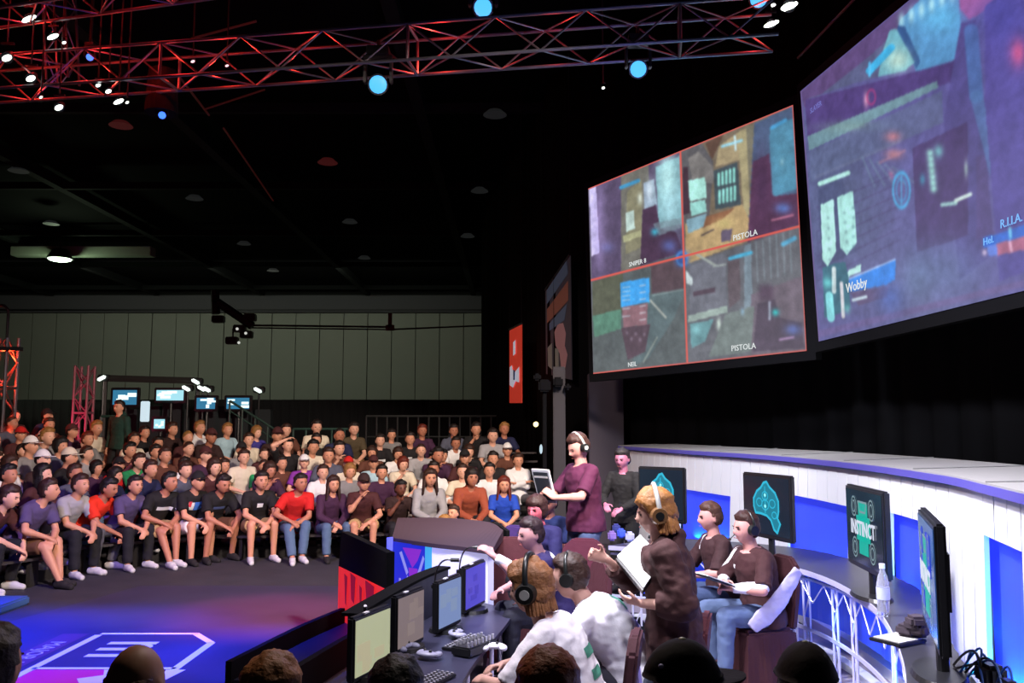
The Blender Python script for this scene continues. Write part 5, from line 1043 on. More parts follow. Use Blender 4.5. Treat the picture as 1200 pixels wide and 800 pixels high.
# ---------------------------------------------------------------- pose library for the seated crowd
POSES = {
 'forearms': dict(lean=34, head=(0, -4), hands={-1: (-.03, .50, .50), 1: (.04, .49, .53)}, feet={-1: (-.16, .40, .08), 1: (.16, .44, .08)}, elbow={-1: (-1, -.2, -.3), 1: (1, -.2, -.3)}),
 'hunched': dict(lean=46, head=(6, 12), hands={-1: (-.10, .52, .44), 1: (.02, .54, .47)}, feet={-1: (-.20, .30, .08), 1: (.20, .38, .08)}, elbow={-1: (-1, -.1, -.3), 1: (1, -.1, -.3)}),
 'leaning': dict(lean=38, twist=-10, sideways=-5, head=(14, -4), hands={-1: (.04, .46, .50), 1: (.10, .45, .55)}, feet={-1: (-.05, .52, .08), 1: (.10, .62, .08)}, elbow={-1: (-1, -.2, -.3), 1: (1, -.2, -.3)}),
 'lap': dict(lean=12, head=(0, -4), hands={-1: (-.10, .30, .60), 1: (.08, .31, .60)}, elbow={-1: (-1, -.4, -.4), 1: (1, -.4, -.4)}),
 'clasped': dict(lean=24, head=(0, 0), hands={-1: (-.03, .40, .52), 1: (.03, .41, .55)}, feet={-1: (-.18, .36, .08), 1: (.16, .46, .08)}, elbow={-1: (-1, -.3, -.3), 1: (1, -.3, -.3)}),
 'chin': dict(lean=32, head=(8, 0), hands={-1: (-.05, .42, .52), 1: (.05, .47, .90)}, elbow={-1: (-1, -.2, -.3), 1: (.4, .6, -1)}),
 'crossed': dict(lean=4, head=(-4, 0), hands={-1: (.10, .24, .76), 1: (-.10, .26, .78)}, elbow={-1: (-1, -.1, -.5), 1: (1, -.1, -.5)}),
 'brow': dict(lean=10, head=(4, 4), hands={-1: (-.10, .30, .60), 1: (.06, .20, 1.24)}, elbow={-1: (-1, -.4, -.4), 1: (1, .3, .1)}),
 'turned': dict(lean=16, twist=14, head=(22, -4), hands={-1: (-.12, .32, .60), 1: (.12, .32, .60)}, feet={-1: (-.12, .40, .08), 1: (.16, .38, .08)}),
 'standing': dict(pelvis=(0, 0, .93), lean=3, head=(0, 0), hands={-1: (-.24, .06, .76), 1: (.24, .06, .76)}, feet={-1: (-.11, 0, .08), 1: (.11, .02, .08)}, elbow={-1: (-.3, -1, 0), 1: (.3, -1, 0)}, knee={-1: (0, 1, 0), 1: (0, 1, 0)}),
}
LIB = {}
def lib(pose, legs, sleeve):
    k = (pose,); 
    if pose not in LIB:
        f = Fig(**POSES[pose]); LIB[pose] = {'fig': f, 'body': f.body(.0125), 'shoes': [f.shoe(-1, .012), f.shoe(1, .012)]}
    L = LIB[pose]; f = L['fig']
    if ('t', legs) not in L: L['t', legs] = f.trousers({'long': 1.93, 'short': .93}[legs], .014, seed=len(LIB), loose=.008 if legs == 'short' else 0)
    if ('s', sleeve) not in L: L['s', sleeve] = f.shirt({'short': .72, 'long': 1.95}[sleeve], .013, seed=len(LIB)*2, hood=(sleeve == 'long'))
    return f, {'body': L['body'], 'shirt': L['s', sleeve], 'trousers': L['t', legs], 'shoes': L['shoes']}
# ================================================================ the crowd on its risers
RISE, RUN, NROW = .16, .75, 8
def D0(px): return float(np.interp(px, [-140, 0, 60, 110, 200, 250, 380, 500, 640], [9.6, 10.3, 10.9, 11.9, 12.65, 13.0, 13.2, 13.4, 13.4]))
def rowpt(px, k, off=0.0): d = D0(px)+k*RUN+off; return ((px-600)/1000*d, d)
PXS = list(range(-130, 631, 20))
M_step = mat('riser_black', (.012, .011, .012), .8); M_bench = mat('bench_black', (.03, .025, .03), .6)
ris = empty('seating_riser', (0, 0, 0)); tag(ris, 'black stepped seating risers with bench rows under the crowd', 'risers')
for k in range(NROW):
    if k:
        bm = bmesh.new(); strip(bm, [rowpt(p_, k, -.05) for p_ in PXS], [rowpt(p_, k, RUN+.0) for p_ in PXS], (k-1)*RISE+.001, k*RISE); done('step', bm, M_step, ris)
        if k > 1: bm = bmesh.new(); strip(bm, [rowpt(p_, k, RUN-.3) for p_ in PXS], [rowpt(p_, k, RUN) for p_ in PXS], 0, (k-1)*RISE); done('step_support', bm, M_step, ris)
    bm = bmesh.new(); strip(bm, [rowpt(p_, k, .36) for p_ in PXS], [rowpt(p_, k, .62) for p_ in PXS], k*RISE+.34, k*RISE+.375); done('bench', bm, M_bench, ris)
    for j, p_ in enumerate(PXS[::3]):
        q = rowpt(p_, k, .5); bm = bmesh.new(); box(bm, (q[0], q[1], k*RISE+.17), (.05, .2, .34)); done('bench_leg', bm, M_step, ris)
LOOK = V((1.2, 5.0))
SK = {'pale': 'd9a58c', 'fair': 'c98f72', 'tan': 'b0745a', 'dark': '6a3d2c'}
CN = {'black': '0e0c10', 'maroon': '421a1c', 'dark brown': '2c1614', 'brown': '5a3324', 'rust': '93452c', 'red': 'c01512', 'orange-red': 'e02c10', 'white': 'dcdcdc', 'cream': 'd5cbb5', 'grey': '7d7d7d', 'pale grey': '9a9a9e', 'pale blue': 'a3c4cf', 'blue': '1741a8', 'navy': '141a40', 'purple': '7a2a90', 'lilac': '4c4068', 'violet': '3c3488', 'green': '1a8a4e', 'dark green': '0c3026', 'olive': '4a3f2a', 'plum': '3a1838', 'slate': '4c5060'}
LN = {'jeans': '4e6684', 'dark': '14141c', 'khaki': 'a98a5e', 'white': 'd8d4d0', 'brown': '5d3c26', 'grey': '55555a', 'beige': 'a08468'}
HN = {'brown': '2e170c', 'black': '0b0706', 'blond': '8a6232', 'red': '5c1c0c', 'dark': '170c08'}
HS = {'forearms': 1.04, 'hunched': .96, 'leaning': 1.0, 'chin': 1.06, 'clasped': 1.11}
crowd = []   # (px, py, shirt, hair, hairstyle, hat, pose, legs, legcolour, sleeve, extra)
def S(px, py, shirt, hair='brown', style='short', hat=None, pose=None, legs='long', lc='dark', sleeve='short', note=None, pr=None, sk='fair', row=None): crowd.append(dict(px=px, py=py, shirt=shirt, hair=hair, style=style, hat=hat, pose=pose, legs=legs, lc=lc, sleeve=sleeve, note=note, pr=pr, sk=sk, row=row))
# front row
S(2, 580, 'violet', 'brown', pose='forearms', sk='pale', legs='short', lc='brown', row=0); S(48, 577, 'maroon', 'brown', pose='hunched', row=0, sk='pale'); S(71, 573, 'lilac', 'brown', pose='leaning', legs='short', lc='brown', row=0); S(92, 563, 'pale grey', 'brown', pose='forearms', row=0); S(117, 573, 'orange-red', 'black', pose='hunched', lc='slate' if False else 'grey', row=0, sk='tan')
S(146, 570, 'lilac', 'dark', pose='forearms', row=0, sk='fair'); S(192, 562, 'black', 'black', pose='leaning', legs='short', lc='khaki', row=0, pr='white bar', sk='tan'); S(229, 562, 'black', 'black', hat='black', pose='forearms', legs='short', lc='white', row=0, pr='blue logo'); S(268, 562, 'black', 'dark', pose='hunched', legs='short', lc='brown', row=0, pr='dark bar', sk='tan')
S(312, 566, 'black', 'dark', pose='forearms', legs='short', lc='khaki', row=0, pr='small white'); S(361, 569, 'red', 'dark', pose='leaning', lc='jeans', row=0, sk='tan'); S(391, 566, 'plum', 'brown', 'long', pose='clasped', lc='jeans', sleeve='long', row=0); S(431, 563, 'maroon', 'black', pose='chin', legs='short', lc='khaki', row=0, hat='dark brown', note='bent over a pale paper')
S(468, 572, 'dark brown', 'black', pose='chin', sk='dark', row=0); S(509, 562, 'pale grey', 'brown', 'long', pose='clasped', sleeve='long', lc='grey', row=0); S(551, 560, 'rust', 'dark', 'mop', pose='forearms', lc='dark', sleeve='long', row=0, sk='tan'); S(589, 566, 'blue', 'red', 'long', pose='clasped', lc='dark', row=0)
# behind the front row, roughly left to right
for a in [
 (19, 553, 'black', 'black', 'short', None, 'lap'), (37, 543, 'white', 'brown', 'mop', None, 'lap'), (64, 550, 'maroon', 'black', 'long', None, 'turned'), (84, 553, 'slate', 'brown', 'short', None, 'lap'), (113, 545, 'plum', 'black', 'mop', None, 'lap'),
 (3, 535, 'brown', 'brown', 'short', None, 'lap'), (25, 529, 'maroon', 'dark', 'short', None, 'chin'), (51, 535, 'dark brown', 'dark', 'short', 'white', 'lap'), (86, 533, 'black', 'dark', 'short', 'cream', 'turned'), (70, 521, 'slate', 'black', 'mop', None, 'lap'),
 (2, 516, 'cream', 'blond', 'buzz', None, 'lap'), (13, 508, 'black', 'blond', 'buzz', None, 'lap'), (30, 506, 'maroon', 'dark', 'short', 'red', 'lap'), (44, 508, 'black', 'dark', 'short', 'white', 'lap'), (66, 504, 'plum', 'dark', 'short', 'maroon', 'turned'), (47, 521, 'grey', 'dark', 'short', 'white', 'lap'),
 (105, 514, 'grey', 'red', 'short', None, 'lap'), (100, 528, 'pale grey', 'brown', 'short', None, 'turned'),
 (163, 511, 'cream', 'brown', 'short', None, 'lap'), (174, 503, 'black', 'dark', 'short', None, 'lap'), (190, 516, 'pale grey', 'black', 'short', None, 'lap'), (203, 502, 'dark brown', 'brown', 'short', None, 'turned'), (157, 527, 'maroon', 'black', 'short', None, 'chin'),
 (172, 540, 'red', 'black', 'short', 'black', 'lap'), (186, 530, 'grey', 'dark', 'short', None, 'clasped'), (205, 541, 'green', 'brown', 'short', None, 'chin'), (224, 512, 'maroon', 'blond', 'buzz', None, 'lap'), (239, 500, 'white', 'blond', 'short', None, 'turned'), (269, 500, 'pale blue', 'blond', 'short', None, 'lap'),
 (209, 530, 'brown', 'brown', 'short', None, 'lap'), (250, 532, 'plum', 'dark', 'short', 'maroon', 'lap'), (254, 545, 'dark brown', 'brown', 'short', None, 'forearms'), (285, 526, 'grey', 'dark', 'short', 'black', 'lap'), (293, 514, 'cream', 'brown', 'short', None, 'lap'), (305, 503, 'violet', 'blond', 'mop', None, 'turned'),
 (289, 546, 'green', 'brown', 'buzz', None, 'clasped'), (320, 529, 'maroon', 'brown', 'short', None, 'lap'), (332, 519, 'black', 'black', 'short', None, 'brow'), (322, 552, 'plum', 'brown', 'mop', None, 'chin'), (349, 541, 'purple', 'dark', 'short', 'white', 'lap'), (372, 516, 'black', 'dark', 'short', None, 'crossed'),
 (394, 541, 'cream', 'brown', 'short', 'red', 'lap'), (403, 526, 'brown', 'dark', 'short', None, 'chin'), (414, 502, 'olive', 'dark', 'short', None, 'clasped'), (428, 538, 'pale blue', 'dark', 'short', 'maroon', 'lap'), (447, 514, 'black', 'dark', 'short', None, 'lap'), (462, 506, 'grey', 'dark', 'short', None, 'crossed'),
 (482, 513, 'black', 'dark', 'short', None, 'lap'), (494, 503, 'plum', 'red', 'short', None, 'lap'), (503, 527, 'pale grey', 'brown', 'buzz', None, 'clasped'), (466, 532, 'white', 'brown', 'mop', None, 'clasped'), (476, 543, 'cream', 'red', 'mop', None, 'chin'), (509, 546, 'white', 'dark', 'short', None, 'lap'),
 (531, 503, 'slate', 'dark', 'short', None, 'lap'), (537, 519, 'white', 'dark', 'short', None, 'clasped'), (545, 530, 'black', 'brown', 'mop', None, 'chin'), (561, 506, 'black', 'dark', 'short', None, 'chin'), (577, 512, 'pale grey', 'dark', 'short', None, 'clasped'), (592, 523, 'brown', 'dark', 'short', 'white', 'lap'),
 (583, 535, 'black', 'dark', 'short', None, 'lap'), (595, 536, 'white', 'brown', 'short', None, 'crossed'), (545, 549, 'cream', 'brown', 'short', None, 'lap'), (568, 549, 'white', 'dark', 'short', None, 'lap'), (450, 552, 'plum', 'dark', 'short', None, 'lap'), (437, 526, 'brown', 'brown', 'mop', None, 'lap'), (381, 553, 'white', 'brown', 'short', None, 'lap'), (336, 538, 'brown', 'dark', 'short', None, 'turned'), (270, 533, 'cream', 'brown', 'short', None, 'lap'), (226, 543, 'white', 'dark', 'short', None, 'clasped'), (140, 553, 'navy', 'dark', 'mop', None, 'turned'), (361, 531, 'slate', 'brown', 'short', None, 'lap'), (520, 534, 'maroon', 'black', 'short', None, 'chin')]: S(*a[:7], sk=random.Random(a[0]).choice(['fair', 'pale', 'fair', 'pale', 'fair', 'tan']), pr={447: 'white bar', 482: 'small white', 224: 'small white'}.get(a[0]), sleeve='long' if a[2] in ('olive', 'white', 'slate') and a[0] % 2 else 'short', lc=random.Random(a[0]+1).choice(['dark', 'jeans', 'khaki', 'grey', 'white']) if a[0] != 224 else 'white')
rnd = random.Random(11)
for c in crowd:
    hs = HS.get(c['pose'], 1.17)
    if c['row'] is None:
        best = None
        for k in range(1, NROW):
            d = D0(c['px'])+k*RUN+.42; y = 500+1000*(CAMZ-k*RISE-hs*1.03)/(d-.1); 
            if best is None or abs(y-c['py']) < best[0]: best = (abs(y-c['py']), k)
        c['row'] = best[1]
# fill the benches where the photograph shows more, dimmer people
names = ['black', 'maroon', 'dark brown', 'grey', 'plum', 'slate', 'brown', 'white', 'navy', 'cream']
for k in range(1, NROW):
    d = D0(300)+k*RUN+.42; ys = 500+1000*(CAMZ-k*RISE-1.2)/d
    if k >= 6: lim = (-60, 90)
    else: lim = (-60, 600)
    px = lim[0]
    while px < lim[1]:
        near = [c for c in crowd if c['row'] == k and abs(c['px']-px) < 33*13.4/d]
        if not near and not (116 < px < 155 and k > 1) and rnd.random() < .93:
            S(px, ys+(0 if px > 120 else rnd.uniform(-1, 1)), rnd.choice(names), rnd.choice(['brown', 'dark', 'black', 'brown', 'blond']), rnd.choice(['short', 'short', 'mop', 'buzz']), rnd.choice([None]*5+['black', 'maroon']), rnd.choice(['lap', 'clasped', 'chin', 'turned', 'forearms']), lc=rnd.choice(['dark', 'grey', 'jeans']), row=k, sk=rnd.choice(['fair', 'fair', 'pale', 'tan'])); crowd[-1]['fill'] = 1
            px += 30
        px += 9
crowd.sort(key=lambda c: (c['row'], c['px']))
ordn = ['front', 'second', 'third', 'fourth', 'fifth', 'sixth', 'seventh', 'eighth']
# spread people of one row who would sit inside each other
for k in range(NROW):
    R_ = [c for c in crowd if c['row'] == k]
    for it in range(30):
        for a, b in zip(R_, R_[1:]):
            d = D0(a['px'])+k*RUN; m = 440/d*1.0
            if b['px']-a['px'] < m:
                e = (m-(b['px']-a['px']))/2*.5; a['px'] -= e; b['px'] += e
counts = {}
words = ['first', 'second', 'third', 'fourth', 'fifth', 'sixth', 'seventh', 'eighth', 'ninth', 'tenth', '11th', '12th', '13th', '14th', '15th', '16th', '17th', '18th', '19th', '20th', '21st', '22nd', '23rd', '24th', '25th', '26th', '27th', '28th']
vis = {}
for c in crowd:
    if c['px'] > 2: vis.setdefault((c['row'], c['shirt']), []).append(c)
for c in crowd:
    if not c['row']: c['px'] += rnd.uniform(-4, 4); c['py'] += rnd.uniform(-3, 4)
    else: c['py'] += rnd.uniform(-2.5, 2.5); c['px'] += rnd.uniform(-3, 3)
allrow = {}
for c in crowd: allrow.setdefault(c['row'], []).append(c)
M_prw = mat('print_pale', (.75, .78, .8), .7); M_prb = mat('print_blue', (.05, .2, .75), .7); M_prr = mat('print_red', (.7, .05, .08), .7)
for k, R_ in allrow.items():
    seen = [c for c in R_ if c['px'] > -8]; 
    for c in R_:
        hs = HS.get(c['pose'], 1.17)
        px, py = c['px'], c['py']; d = D0(px)+k*RUN+.42
        want = CAMZ-(py-500)/1000*(d-.1)-k*RISE; sc = max(.94, min(1.16, want/hs))
        f, me = lib(c['pose'], c['legs'], c['sleeve'])
        x = (px-600)/1000*(d-.1); tl = max(0, min(1, (-x-3.6)/2.4)); dirv = (V((1.0, 4.0)).lerp(V((4.2, 9.6)), tl)-V((x, d))).normalized(); rz = math.atan2(-dirv.x, dirv.y)+rnd.uniform(-.16, .16)
        hm = c['hat']; hw = c['hair'] if c['style'] != 'long' else 'long '+c['hair']
        i = seen.index(c)+1 if c in seen else 0
        same = [q for q in seen if q['shirt'] == c['shirt']]
        nb = ('and %s cap' % hm) if hm else {'short': 'and short %s hair', 'long': 'and long %s hair', 'buzz': 'and cropped %s hair', 'mop': 'and thick %s hair', 'rim': 'and %s hair'}[c['style']] % c['hair']
        lab = 'person in %s top %s, %s from left in %s row' % (c['shirt'], nb, words[i-1] if i else '', ordn[k])
        if len(same) == 1 and i:
            lab = 'person with the only %s top of the %s row %s' % (c['shirt'], ordn[k], nb)
        if not i: lab = 'person in %s top %s, %s row, %s outside the left edge' % (c['shirt'], nb, ordn[k], ['first', 'second', 'third', 'fourth', 'fifth'][[q for q in R_ if q['px'] <= -8][::-1].index(c)])
        cols = dict(skin=SK[c['sk']], shirt=cloth(CN[c['shirt']]), legs=cloth(LN[c['lc']]), shorts=c['legs'] == 'short', shoe=cloth('c8c8cc' if rnd.random() < .55 else '1c1a1c'), hair=hairm(HN[c['hair']]), hat=cloth(CN[c['hat']]) if hm else None)
        b = dress('person', (x, d+.0, k*RISE), rz, sc, me, f.HM, cols, c['style'], hm, lab, brows=(k == 0))
        b.location = V((x, d, k*RISE)) - V((0, 0, 0)); hd = (Matrix.Rotation(rz, 3, 'Z') @ V(f.HM.translation))*sc; b.location.x -= hd.x; b.location.y += (-.10-hd.y)*.6
        if c['pr']:
            ch = f.p2-V((0, 0, .02))+V((0, 0, 0)); fw = (0, -1, .25); sm = me['shirt']
            if c['pr'] == 'white bar': sprint(b, sm, ch-V((0, 0, .05)), fw, .20, .05, M_prw)
            if c['pr'] == 'dark bar': sprint(b, sm, ch-V((0, 0, .05)), fw, .16, .04, mat('print_navy', (.08, .12, .3), .7))
            if c['pr'] == 'small white': sprint(b, sm, ch-V((0, 0, .03)), fw, .08, .06, M_prw)
            if c['pr'] == 'blue logo': sprint(b, sm, ch-V((.05, 0, .03)), fw, .14, .12, M_prb); sprint(b, sm, ch-V((-.07, 0, .03)), fw, .09, .11, M_prw); sprint(b, sm, ch-V((-.09, 0, .0)), fw, .05, .08, M_prr, off=.006)
# one bystander in dark green on the aisle, two heads behind the left desk
f, me = lib('standing', 'long', 'long'); q = rowpt(143, 5)
dress('person', (q[0], q[1], .0), math.pi-.35, 1.0, me, f.HM, dict(skin=SK['fair'], shirt=cloth(CN['dark green']), legs=cloth('0a0e10'), shoe=cloth('101010'), hair=hairm(HN['dark'])), 'short', None, 'person in long dark green top standing in the aisle between crowd blocks').location.z = 5*RISE
for (px, py, d, sh, hr, st, lab) in ((527, 606, 10.6, 'plum', 'blond', 'mop', 'blond person crouching right behind the dark sloping wall top'), (537, 594, 11.4, 'violet', 'brown', 'short', 'person in violet top seated behind the blond crouching person')):
    f, me = lib('lap', 'long', 'short'); x = (px-600)/1000*d; want = CAMZ-(py-500)/1000*d
    b = dress('person', (x, d, 0), math.pi-.5, want/1.2, me, f.HM, dict(skin=SK['fair'], shirt=cloth(CN[sh]), legs=cloth(LN['dark']), shoe=cloth('202020'), hair=hairm(HN[hr])), st, None, lab)
    bm = bmesh.new(); box(bm, (x, d, .2), (.45, .4, .40), bevel=.03); tag(done('stool', bm, M_bench), 'black stool under the ' + ('blond crouching person' if st == 'mop' else 'person in violet top behind the left desk'), 'stool')
# ================================================================ players, referees and near spectators
def person(fig, loc, face, scale, cols, hair, label, hat=False, sleeve=.72, leg=1.93, voxel=.009, hood=False, e=.014, hem=.09, seed=1, headset=None, wr=.007, shoes=True):
    rz = math.atan2(-face[0], face[1])
    me = {'body': fig.body(voxel), 'shirt': fig.shirt(sleeve, voxel+.001, e, hem, wr, seed, hood=hood), 'trousers': fig.trousers(leg, voxel+.002, seed=seed+3), 'shoes': [fig.shoe(-1), fig.shoe(1)] if shoes else []}
    b = dress('person', loc, rz, scale, me, fig.HM, cols, hair, hat, label)
    if headset: headphones(b, fig.HM, *headset)
    return b, me
def place_by_head(fig, px, py, d, face, scale=1.0, z0=0.0):
    rz = math.atan2(-face[0], face[1]); h = (Matrix.Rotation(rz, 3, 'Z') @ V(fig.HM.translation))*scale; t = P(px, py, y=d); return (t.x-h.x, d-h.y, z0), t.z-h.z
def cc(sk, sh, lg, hr, shoe='202024', hat=None): return dict(skin=sk, shirt=cloth(sh), legs=cloth(lg), shoe=cloth(shoe), hair=hairm(hr), hat=cloth(hat) if hat else None)
def draped_chair(loc, rz, label, col='4a1c28', h=.95, stripe=None, skirt=True):
    r = empty('banquet_chair', loc, rz); m = cloth(col)
    bm = bmesh.new(); n = 9; Fv = []; Bv = []
    prof = [(-.21, .42), (-.22, h*.75), (-.19, h*.93), (-.10, h), (.10, h), (.19, h*.93), (.22, h*.75), (.21, .42)]
    for x, z in prof: Fv.append(bm.verts.new((x, -.20-.12*(z-.42), z))); Bv.append(bm.verts.new((x, -.26-.12*(z-.42), z)))
    bm.faces.new(Fv); bm.faces.new(Bv[::-1])
    for i in range(len(prof)): j = (i+1) % len(prof); bm.faces.new((Fv[i], Bv[i], Bv[j], Fv[j]))
    bmesh.ops.bevel(bm, geom=bm.edges[:], offset=.015, segments=2, affect='EDGES'); done('backrest', bm, m, r)
    bm = bmesh.new(); box(bm, (0, 0, .405), (.44, .44, .07), bevel=.025); done('seat', bm, m, r)
    if skirt:
        bm = bmesh.new(); T = []; Bt = []; N_ = 48
        for i in range(N_):
            a = 2*math.pi*i/N_; c_, s_ = math.cos(a), math.sin(a); k = 1/max(abs(c_), abs(s_)); fl = 1+.04*math.sin(a*9)
            T.append(bm.verts.new((.222*c_*k, .222*s_*k-.01, .40))); Bt.append(bm.verts.new((.25*c_*k*fl, .25*s_*k*fl-.01, .01)))
        for i in range(N_): bm.faces.new((T[i], T[(i+1) % N_], Bt[(i+1) % N_], Bt[i]))
        bm.faces.new(T[::-1]); bm.faces.new(Bt); done('skirt', bm, m, r, smooth=False)
    for sx in (-1, 1):
        for sy in (-1, 1): bm = bmesh.new(); bar(bm, (sx*.19, sy*.19, 0), (sx*.19, sy*.19, .38), .025, n=8); done('leg', bm, M_dark, r)
    if stripe:
        bm = bmesh.new(); box(bm, (.08, -.315, .66), (.16, .02, .56), Matrix.Rotation(-.12, 3, 'X'), bevel=.008); done('jacket', bm, cloth(stripe), r)
    tag(r, label, 'chair'); return r
M_hpk = mat('headphone_black', (.01, .012, .012), .3); M_hpg = mat('headphone_grey', (.45, .45, .42), .4); M_hpb = mat('headphone_bronze', (.20, .10, .04), .35, .3)
WHITE = 'e4e0e8'
# tall man standing far centre with a framed tablet
f = Fig(pelvis=(0, 0, .93), lean=6, head=(0, 24), hands={-1: (-.09, .40, 1.16), 1: (.13, .36, 1.14)}, feet={-1: (-.12, .03, .08), 1: (.12, .0, .08)}, knee={-1: (0, 1, 0), 1: (0, 1, 0)}, elbow={-1: (-1, -.6, -.5), 1: (1, -.6, -.5)}, girth=1.08)
for k in (-1, 1): f.hcfg[k] = dict(dir=(-k*.35, .5, .6), palm=(-k, .1, -.1), thumb=(0, -.3, 1), curl=.8)
face = (-.85, -.45); loc, dz = place_by_head(f, 678, 524, 9.0, face, 1.12); loc = (loc[0], loc[1], dz); 
big, bme = person(f, loc, face, 1.12, cc('c48c80', '4c1238', '4a5a80', '3a2018', 'c0c0c8'), 'short', 'tall man in maroon polo with white headphones standing holding a framed tablet', sleeve=.85, leg=1.93, headset=(M_hpg, M_hpk, False, M_hpg))
if dz > .02:
    bm = bmesh.new(); box(bm, (loc[0], loc[1], dz/2), (1.2, 1.0, dz)); tag(done('low_platform', bm, M_black), 'low black platform under the tall man in maroon polo', 'platform')
rz = math.atan2(-face[0], face[1]); Mp = Matrix.Translation(loc) @ Matrix.Rotation(rz, 4, 'Z') @ Matrix.Scale(1.12, 4)
tb = empty('tablet', Mp @ V((.03, .43, 1.26))); tb.rotation_euler = (math.radians(-18), 0, rz+.25)
bm = bmesh.new(); box(bm, (0, 0, 0), (.26, .02, .36), bevel=.006); done('frame', bm, mat('tablet_frame', (.62, .62, .66), .4), tb); bm = bmesh.new(); box(bm, (0, .012, 0), (.21, .006, .30)); box(bm, (0, -.012, 0), (.21, .006, .30)); done('panel', bm, mat('tablet_panel', (.03, .04, .05), .3), tb)
bm = bmesh.new(); box(bm, (0, -.016, .10), (.19, .004, .02)); box(bm, (0, .016, .10), (.19, .004, .02)); done('stripe', bm, mat('tablet_stripe', (.6, .6, .6), .4), tb); tag(tb, 'grey framed dark tablet held up by the tall standing man', 'tablet')
# hooded kid with the white board
f = Fig(pelvis=(0, -.02, .90), lean=9, head=(4, 8), hands={-1: (-.14, .17, 1.09), 1: (.06, .37, 1.30)}, feet={-1: (-.11, .04, .08), 1: (.11, -.02, .08)}, knee={-1: (0, 1, 0), 1: (0, 1, 0)}, elbow={1: (.6, -.2, -1), -1: (-.5, -1, -.5)})
f.hcfg[-1] = dict(dir=(.2, 1, .15), palm=(.6, 0, 1), thumb=(.2, 0, 1), curl=.5); f.hcfg[1] = dict(dir=(-.2, .8, .3), palm=(-1, 0, 0), thumb=(0, -.5, 1), curl=.9)
face = (-1, .12); loc, dz = place_by_head(f, 768, 601, 5.0, face, 1.0); sc = 1.0
kid, kme = person(f, (loc[0], loc[1], dz if dz < 0 else 0), face, 1.0, cc('d0a090', '3a1a1a', '2a3040', '6b4320', '30303a'), None, 'long-haired person in brown hoodie standing sideways with big headphones and white board', sleeve=1.62, hood=True, hem=.16, e=.034, wr=.012, leg=1.93)
kid.location.z = dz
hm_ = hair_mesh('mop', 4.4, thick=.018, rough=.007); o = link('hair', hm_, hairm('94612c'), kid); o.matrix_local = f.HM
headphones(kid, f.HM, M_hpg, M_hpb, False, M_hpk, k=1.16)
bm = bmesh.new(); loft(bm, [(f.p0-f.d1*.21, V((1, 0, 0)), V((0, 1, 0)), .20, .155), (f.p0-f.d1*.12, V((1, 0, 0)), V((0, 1, 0)), .19, .15)]); link('undershirt', remesh(bm, .012, 1, .005), cloth(WHITE), kid)
Mp = Matrix.Translation(kid.location) @ Matrix.Rotation(math.atan2(-face[0], face[1]), 4, 'Z')
hp1 = Mp @ (f.hand[1]+V((0, .10, .03))); hp2 = Mp @ (f.hand[-1]+V((0, .1, .05)))
A, B, C, D = P(724, 650, y=4.95), P(750, 627, y=4.78), P(767, 643, y=4.75), P(756, 687, y=4.9)
bd = empty('white_board', (0, 0, 0)); A, B, C, D = P(723, 651, y=5.10), P(750, 626, y=5.25), P(778, 654, y=4.95), P(754, 688, y=4.80)
bm = bmesh.new(); quadbox(bm, A, B, C, D, V((.001, .004, -.008))); done('paper', bm, mat('paper_white', (.82, .84, .84), .6), bd)
bm = bmesh.new(); nn = V((0, .004, -.010)); quadbox(bm, A+nn+(A-B)*.05, B+nn, C+nn, D+nn+(D-C)*.05, V((.002, .006, -.022))); done('backing_board', bm, M_plast, bd)
bm = bmesh.new()
for k in range(6):
    t = .18+.12*k; a = A.lerp(D, t).lerp(B.lerp(C, t), .15); b = A.lerp(D, t).lerp(B.lerp(C, t), .8); bar(bm, a+V((0, -.001, .002)), b+V((0, -.001, .002)), .003, n=4)
done('written_lines', bm, mat('pencil_grey', (.5, .52, .52), .7), bd); tag(bd, 'white paper on a black board held by the person in brown hoodie', 'clipboard')
# seated pair of the right team
f = Fig(lean=10, head=(-4, 4), hands={-1: (-.10, .36, .66), 1: (.06, .34, .68)}, girth=1.0, elbow={-1: (-1, -.3, -.5), 1: (1, -.3, -.5)})
for k in (-1, 1): f.hcfg[k] = dict(curl=1.0)
face = (-1, -.22); loc, dz = place_by_head(f, 832, 606, 7.75, face, 1.0)
r1p, m1 = person(f, (loc[0], loc[1], dz), face, 1.0, cc('c89088', '361a1e', '3a4a70', '4a2c20'), 'short', 'seated person in dark brown shirt just left of the player with headset', sleeve=.95, seed=5)
sprint(r1p, m1['shirt'], f.p2+V((.08, 0, .06)), (-.5, -.9, 0), .02, .12, mat('print_white_stripe', (.8, .8, .85), .7), 'chest_stripe', shape=1.2)
draped_chair((loc[0]+.02, loc[1]+.0, max(0, dz)), math.atan2(1, -.22), 'maroon cloth-covered chair under the farther seated right-team player', '2e1218', .9)
f = Fig(lean=13, head=(0, 2), hands={-1: (-.12, .36, .70), 1: (.04, .33, .72)}, girth=1.08, feet={-1: (-.14, .44, .08), 1: (.14, .36, .08)}, elbow={-1: (-1, -.3, -.5), 1: (1, -.3, -.5)})
for k in (-1, 1): f.hcfg[k] = dict(curl=1.0)
face = (-1, -.32); loc, dz = place_by_head(f, 874, 619, 7.2, face, 1.03)
r2p, m2 = person(f, (loc[0], loc[1], dz), face, 1.03, cc('c98f86', '3c1a1e', '56688c', '35180f'), 'short', 'seated player in brown shirt with headset microphone and white stripes', sleeve=.9, seed=8, headset=(M_hpk, M_hpk, True))
Mws = mat('print_white_stripe', (.8, .8, .85), .7)
